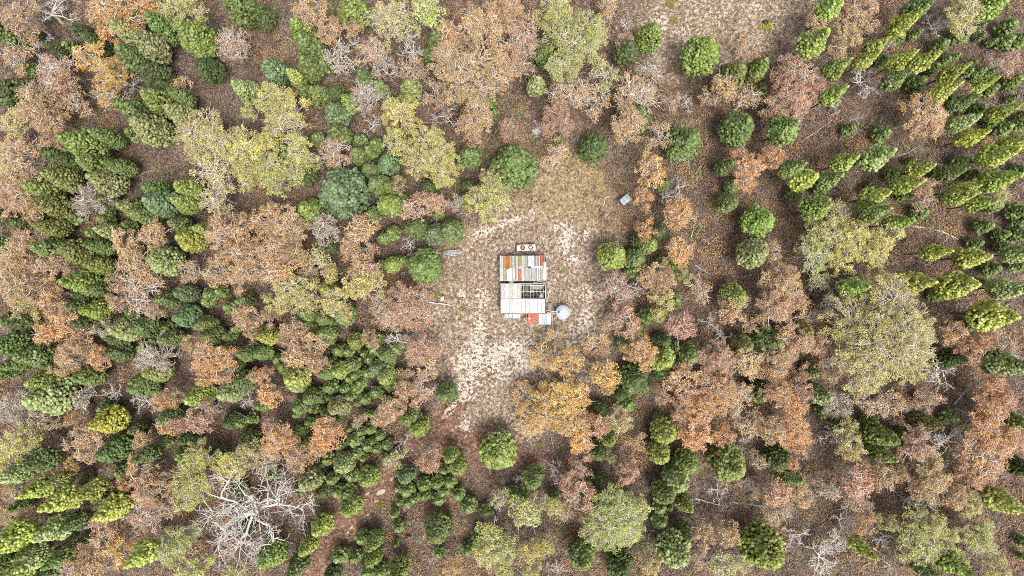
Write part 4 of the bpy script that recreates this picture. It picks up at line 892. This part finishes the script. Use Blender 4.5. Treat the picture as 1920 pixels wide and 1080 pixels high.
# --- metal trough, red board, log, box
cx, cy, _ = W(848, 474.5); tg = thing("metal_trough", (cx, cy, 0), math.radians(5.5), "long narrow white metal trough lying left of the clearing", "trough")
mb = MB(); mb.box((0, 0, .22), (2.75, .85, .05)); mb.build("base", I_L, tg)
for yy in (-.45, .45):
    mb = MB(); mb.box((0, yy, .36), (2.9, .09, .38)); mb.build("side", I_B, tg)
for xx in (-1.44, 1.44):
    mb = MB(); mb.box((xx, 0, .36), (.09, .80, .36)); mb.build("end", I_B, tg)
mb = MB(); mb.tube([(-1.2, .05, .45), (1.1, .18, .5)], .06, 5); mb.tube([(-1.0, -.18, .45), (1.2, -.1, .5)], .05, 5); mb.build("brace", I_W, tg)
mb = MB(); mb.box((1.68, .02, .3), (.38, .55, .3)); mb.build("float_box", I_G, tg)
mb = MB(); mb.box((0, 0, .12), (1.55, .22, .08)); mb.box((.1, .12, .2), (1.3, .06, .06), .05); o = mb.build("red_board", plain("rusty_red_board", (.50, .19, .11), .8, .35, 4)); o.location = W(818, 475); o.rotation_euler = (0, 0, .02); tag(o, "rusty red board lying left end of the metal trough", "board")
mb = MB(); mb.box((0, 0, .12), (2.2, .16, .1)); mb.box((.3, .18, .1), (1.4, .07, .07), .06); o = mb.build("grey_plank", WOOD); o.location = W(812, 470.5); o.rotation_euler = (0, 0, .08); tag(o, "grey plank lying above the rusty red board", "plank")
mb = MB(); mb.box((0, 0, .28), (.52, .62, .5), .05); mb.box((0, 0, .55), (.60, .70, .05), .05); mb.box((.0, .05, .60), (.18, .2, .06)); o = mb.build("white_box", WP); o.location = W(829.8, 559.5); tag(o, "small white metal box beside the pale log", "box")
mb = MB(); mb.tube([(0, .6, .15), (.05, -1.0, .25)], .05, 5); o = mb.build("metal_rod", I_L); o.location = W(823, 561); tag(o, "pale metal rod left of the small white box", "rod")
mb = MB(); mb.tube([(-.1, .8, .15), (.15, -.9, .3)], .045, 5); o = mb.build("metal_rod", plain("rusty_steel", (.32, .12, .08), .8)); o.location = W(835.5, 553); tag(o, "rusty red rod right of the small white box", "rod")
# scrap by the cypress left of the clearing
sc_ = thing("rusty_scrap", W(755, 528), .2, "dark rusty metal frame left of the big round cypress", "scrap frame")
mb = MB(); mb.box((-.6, 1.2, .3), (.7, .6, .06)); mb.box((-.6, 1.2, .15), (.6, .5, .25)); mb.build("seat_panel", plain("rust", (.22, .10, .07), .9, .4, 4), sc_)
mb = MB()
for a, b_ in (((-.1, .8, .3), (.4, -.9, .2)), ((.5, .8, .3), (.9, -.8, .2)), ((-.1, .8, .3), (.5, .8, .3)), ((.15, 0, .3), (.7, 0, .25)), ((.4, -.9, .2), (.9, -.8, .2))): mb.tube([a, b_], .05, 5)
mb.build("frame", plain("grey_rust", (.25, .21, .19), .8, .4, 4), sc_)
mb = MB(); mb.lathe([(.3, 0), (.3, .5), (.24, .52), (.24, .15), (.01, .15)], 14); o = mb.build("old_bucket", I_L); o.location = W(756.5, 513); tag(o, "pale round bucket above the rusty metal frame", "bucket")
# crumpled white scrap heap
sp_ = thing("scrap_heap", W(1006, 243), 0, "heap of crumpled white sheet scrap in the open above the clearing", "scrap heap"); rq = np.random.default_rng(4)
for (ax_, ay_, s_) in ((-.2, -.5, .55), (.35, -.1, .45), (-.4, .3, .3), (.1, .8, .28), (-.35, 1.3, .33), (.6, .5, .25), (.2, -1.0, .35)):
    g = 6; u = np.linspace(-1, 1, g); U, V_ = np.meshgrid(u, u); Z = rq.normal(0, .25, U.shape) * s_ + .3 * s_
    v = np.stack([U * s_ + ax_ + rq.normal(0, .06, U.shape), V_ * s_ + ay_ + rq.normal(0, .06, U.shape), np.abs(Z) + .1], -1).reshape(-1, 3); id_ = np.arange(g * g).reshape(g, g)
    q = np.stack([id_[:-1, :-1], id_[:-1, 1:], id_[1:, 1:], id_[1:, :-1]], -1).reshape(-1, 4); v2 = v - (0, 0, .02)
    mb = MB(); mb.add(np.concatenate([v, v2]), np.concatenate([q, q[:, ::-1] + g * g])); mb.build("crumpled_sheet", I_OLD if s_ > .4 else I_L, sp_)
# burnt stump and the yellow bush below it
st = thing("tree_stump", W(1435, 43), 0, "dark hollow stump ringed by yellow weeds in the upper clearing", "stump")
mb = MB(); mb.lathe([(.62, -.1), (.5, .15), (.42, .5), (.34, .52), (.28, .3), (.02, .2)], 13); mb.build("stump_wood", M_CHAR, st)
def bush(name, px, py, r_, h, col, label, n=500, cat="bush", flat=.6):
    rr = np.random.default_rng(int(px + py)); mb = MB(); u = rr.normal(0, 1, (n, 3)); u /= np.linalg.norm(u, axis=1)[:, None]; u[:, 2] = abs(u[:, 2])
    c_ = u * (rr.random((n, 1)) ** .5) * np.array([r_, r_ * flat, h]); c_[:, 2] += .05
    d = u + rr.normal(0, .5, (n, 3)); d /= np.linalg.norm(d, axis=1)[:, None]; s_ = np.cross(d, rr.normal(0, 1, (n, 3))); s_ /= np.linalg.norm(s_, axis=1)[:, None]
    v = np.stack([c_ - d * .1, c_ - s_ * .05, c_ + d * .12, c_ + s_ * .05], 1).reshape(-1, 3); mb.add(v, np.arange(len(v)).reshape(-1, 4), None, np.repeat(rr.random(n), 4))
    for k in range(6):
        e = c_[rr.integers(0, n)]; mb.tube([(0, 0, -.05), e * .9], [.02, .008], 3, .2, caps=False)
    o = mb.build(name, M_LEAF); o.location = W(px, py); o.color = (*col, 1); return tag(o, label, cat, "low bushes in the open ground")
bush("yellow_bush", 1437, 49, 1.25, .4, (.50, .52, .03), "bright yellow weeds curving under the hollow stump", 700, flat=.5)
for px, py, r_, lb in ((1057, 508, .55, "tiny yellow green weed clump right of the striped roof"), (1265, 38, .9, "yellow green weed clump left side of the upper clearing"), (1258, 8, 1.0, "yellow green weeds at the top edge of the upper clearing"),
                       (1303, 50, .35, "very small yellow weed upper left of a bright green cypress"), (1010, 622, .6, "yellow green weeds just below the red lean-to"), (867, 580, .6, "olive weeds right of the pale log"), (1014, 832, .4, "small yellow weed below the golden gums"),
                       (712, 945, 1.0, "olive weeds on the bank of the dirt track"), (820, 552, .7, "olive weeds just above the pale log")):
    bush("weed_clump", px, py, r_, .3, (.36, .36, .06), lb, int(260 * r_ + 60), flat=.8)

# --- fallen logs and branches (full photograph pixels)
def log(pts, r_, label, mat=None, forks=(), group="fallen logs and branches"):
    mb = MB(); rr = np.random.default_rng(int(pts[0][0] * 3 + pts[0][1])); P_ = np.array([W(a, b_, .0) for a, b_ in pts]); o_ = P_[0].copy()
    def dense(p, r0_, r1_):
        q = [];
        for a, b_ in zip(p[:-1], p[1:]):
            for t in np.linspace(0, 1, 5)[:-1]: q.append(a + (b_ - a) * t)
        q.append(p[-1]); q = np.array(q); q[:, :2] += rr.normal(0, .05, (len(q), 2)); q[:, 2] = r0_ * .5 + .05 + rr.random(len(q)) * .08
        mb.tube(q - o_, np.linspace(r0_, r1_, len(q)), 6, .5); return q
    dense(P_, r_, r_ * .45)
    for fk in forks: dense(np.array([W(a, b_, .0) for a, b_ in fk]), r_ * .5, r_ * .2)
    o = mb.build("fallen_log", mat or M_LOG, None, True); o.location = o_; return tag(o, label, "log", group)
log([(805, 567), (823, 569), (849, 573)], .17, "short pale log lying in the left of the clearing", M_DEAD)
log([(1696, 422), (1740, 428), (1775, 438), (1795, 450)], .16, "long forked fallen trunk between lime cypresses, right side", M_DEAD, [[(1780, 440), (1768, 456), (1757, 459)], [(1765, 434), (1778, 428)], [(1786, 446), (1790, 457)]])
log([(1500, 267), (1525, 250), (1551, 233)], .11, "straight fallen pole on bare ground, upper right", M_LOG, [[(1510, 261), (1522, 262)]])
log([(1680, 294), (1703, 286), (1722, 275)], .12, "pale fallen trunk among upper right cypresses", M_DEAD)
log([(1302, 934), (1325, 940), (1352, 948)], .17, "thick grey fallen trunk left piece, lower right", M_LOG, [[(1312, 937), (1302, 944)]])
log([(1371, 942), (1395, 944), (1437, 950)], .17, "thick grey fallen trunk right piece, lower right", M_LOG, [[(1395, 944), (1412, 962)], [(1420, 946), (1430, 958)]])
log([(1130, 386), (1135, 372), (1150, 365)], .12, "curved white fallen branch left of the outhouse", M_DEAD)
log([(1295, 446), (1300, 430), (1304, 412)], .08, "thin white branch above an orange gum, right of clearing", M_DEAD)
log([(1303, 497), (1318, 507), (1333, 515), (1352, 520)], .08, "thin fallen branch in open ground right of the orange gum", M_LOG, [[(1318, 507), (1330, 505)]])
log([(1317, 447), (1330, 457), (1342, 466)], .06, "short thin grey stick in open ground, right of clearing", M_LOG)
log([(252, 337), (268, 325), (286, 319)], .11, "curved fallen branch in the upper left gap", M_LOG)
log([(133, 302), (148, 309), (160, 313)], .10, "pale fallen branch at left among bright cypresses", M_DEAD)
log([(790, 231), (820, 230), (852, 228)], .10, "pale straight log under the big tan gum", M_LOG, [[(830, 230), (845, 218)]])
log([(933, 258), (950, 257)], .12, "short pale log left of the scrap heap", M_DEAD)
log([(1521, 900), (1545, 903), (1573, 906)], .09, "dark charred pole lying in open ground, lower right", M_CHAR)
log([(1668, 1030), (1670, 1068)], .08, "upright looking thin pole near the bottom right", M_LOG)
log([(1320, 300), (1296, 340), (1303, 344)], .07, "thin bent branch lying below a green cypress", M_LOG)
log([(1290, 300), (1293, 325), (1303, 343)], .09, "curved thin pole under the green cypress", M_LOG)
log([(640, 70), (600, 82)], .07, "thin dark stick in an open patch at the upper left", M_CHAR)
log([(514, 83), (546, 67)], .07, "dark pole lying in open ground near the top", M_CHAR)
log([(1096, 863), (1112, 866)], .11, "short white log between pink and green crowns", M_DEAD)
log([(168, 870), (176, 885), (178, 900)], .11, "curved grey branch standing over open litter, lower left", M_LOG)
log([(1788, 758), (1800, 742), (1812, 730)], .13, "pale forked trunk lying near the right edge", M_DEAD, [[(1800, 742), (1795, 722)]])
log([(1540, 725), (1575, 752), (1600, 760)], .08, "thin branch on open litter below the pale gum", M_LOG)
log([(120, 30), (136, 22)], .2, "dark burnt log at the top left corner", M_CHAR)
log([(196, 745), (215, 746), (231, 744)], .14, "charred trunk under white branches at lower left", M_CHAR)
log([(1660, 1015), (1690, 1005), (1700, 1010)], .13, "dark hollow trunk piece lower right", M_CHAR)
log([(1905, 750), (1920, 752)], .2, "charred log end at the right edge", M_CHAR)
log([(485, 20), (515, 45)], .1, "slanting grey pole at the top", M_LOG)
# pale slabs of rock along the dirt track
RK = plain("pale_rock", (.40, .32, .26), .9, .2, 2, stain=(.6, (.35, .26, .2)), bump=.6)
for px, py, r_, an, lb in ((688, 926, .55, .6, "by the track's left edge"), (714, 922, .95, .5, "in the middle of the track"), (705, 940, .5, .3, "below the largest slab"), (659, 988, .5, 1.0, "lowest left on the track"), (735, 898, .6, .9, "at the track's upper bend"),
                       (742, 893, .35, 1.0, "beside the bend slab"), (652, 998, .4, 1.1, "last one down the track"), (838, 768, .6, .8, "where the track leaves the clearing"), (868, 738, .9, .7, "at the clearing's lower left"), (873, 800, .8, .4, "right of the track mouth"),
                       (850, 752, .5, .9, "between clearing and track"), (690, 965, .4, .4, "on the track below the bend")):
    rr = np.random.default_rng(int(px)); v = IV1 * rr.uniform(.75, 1.15, (len(IV1), 1)) * np.array([r_, r_ * .55, .16]); mb = MB(); mb.add(v, None, IF1)
    o = mb.build("flat_stone", RK); o.location = W(px, py, -.02); o.rotation_euler = (0, 0, an); tag(o, "pale flat rock slab " + lb, "rock", "rock slabs along the dirt track")

tag(bush("black_scrap", 765, 1003, .6, .5, (.035, .03, .028), "small black scrap clump right of the dirt track near the bottom", 260, flat=.8), group="low bushes in the open ground")  # black scrap, built from the bush leaf faces
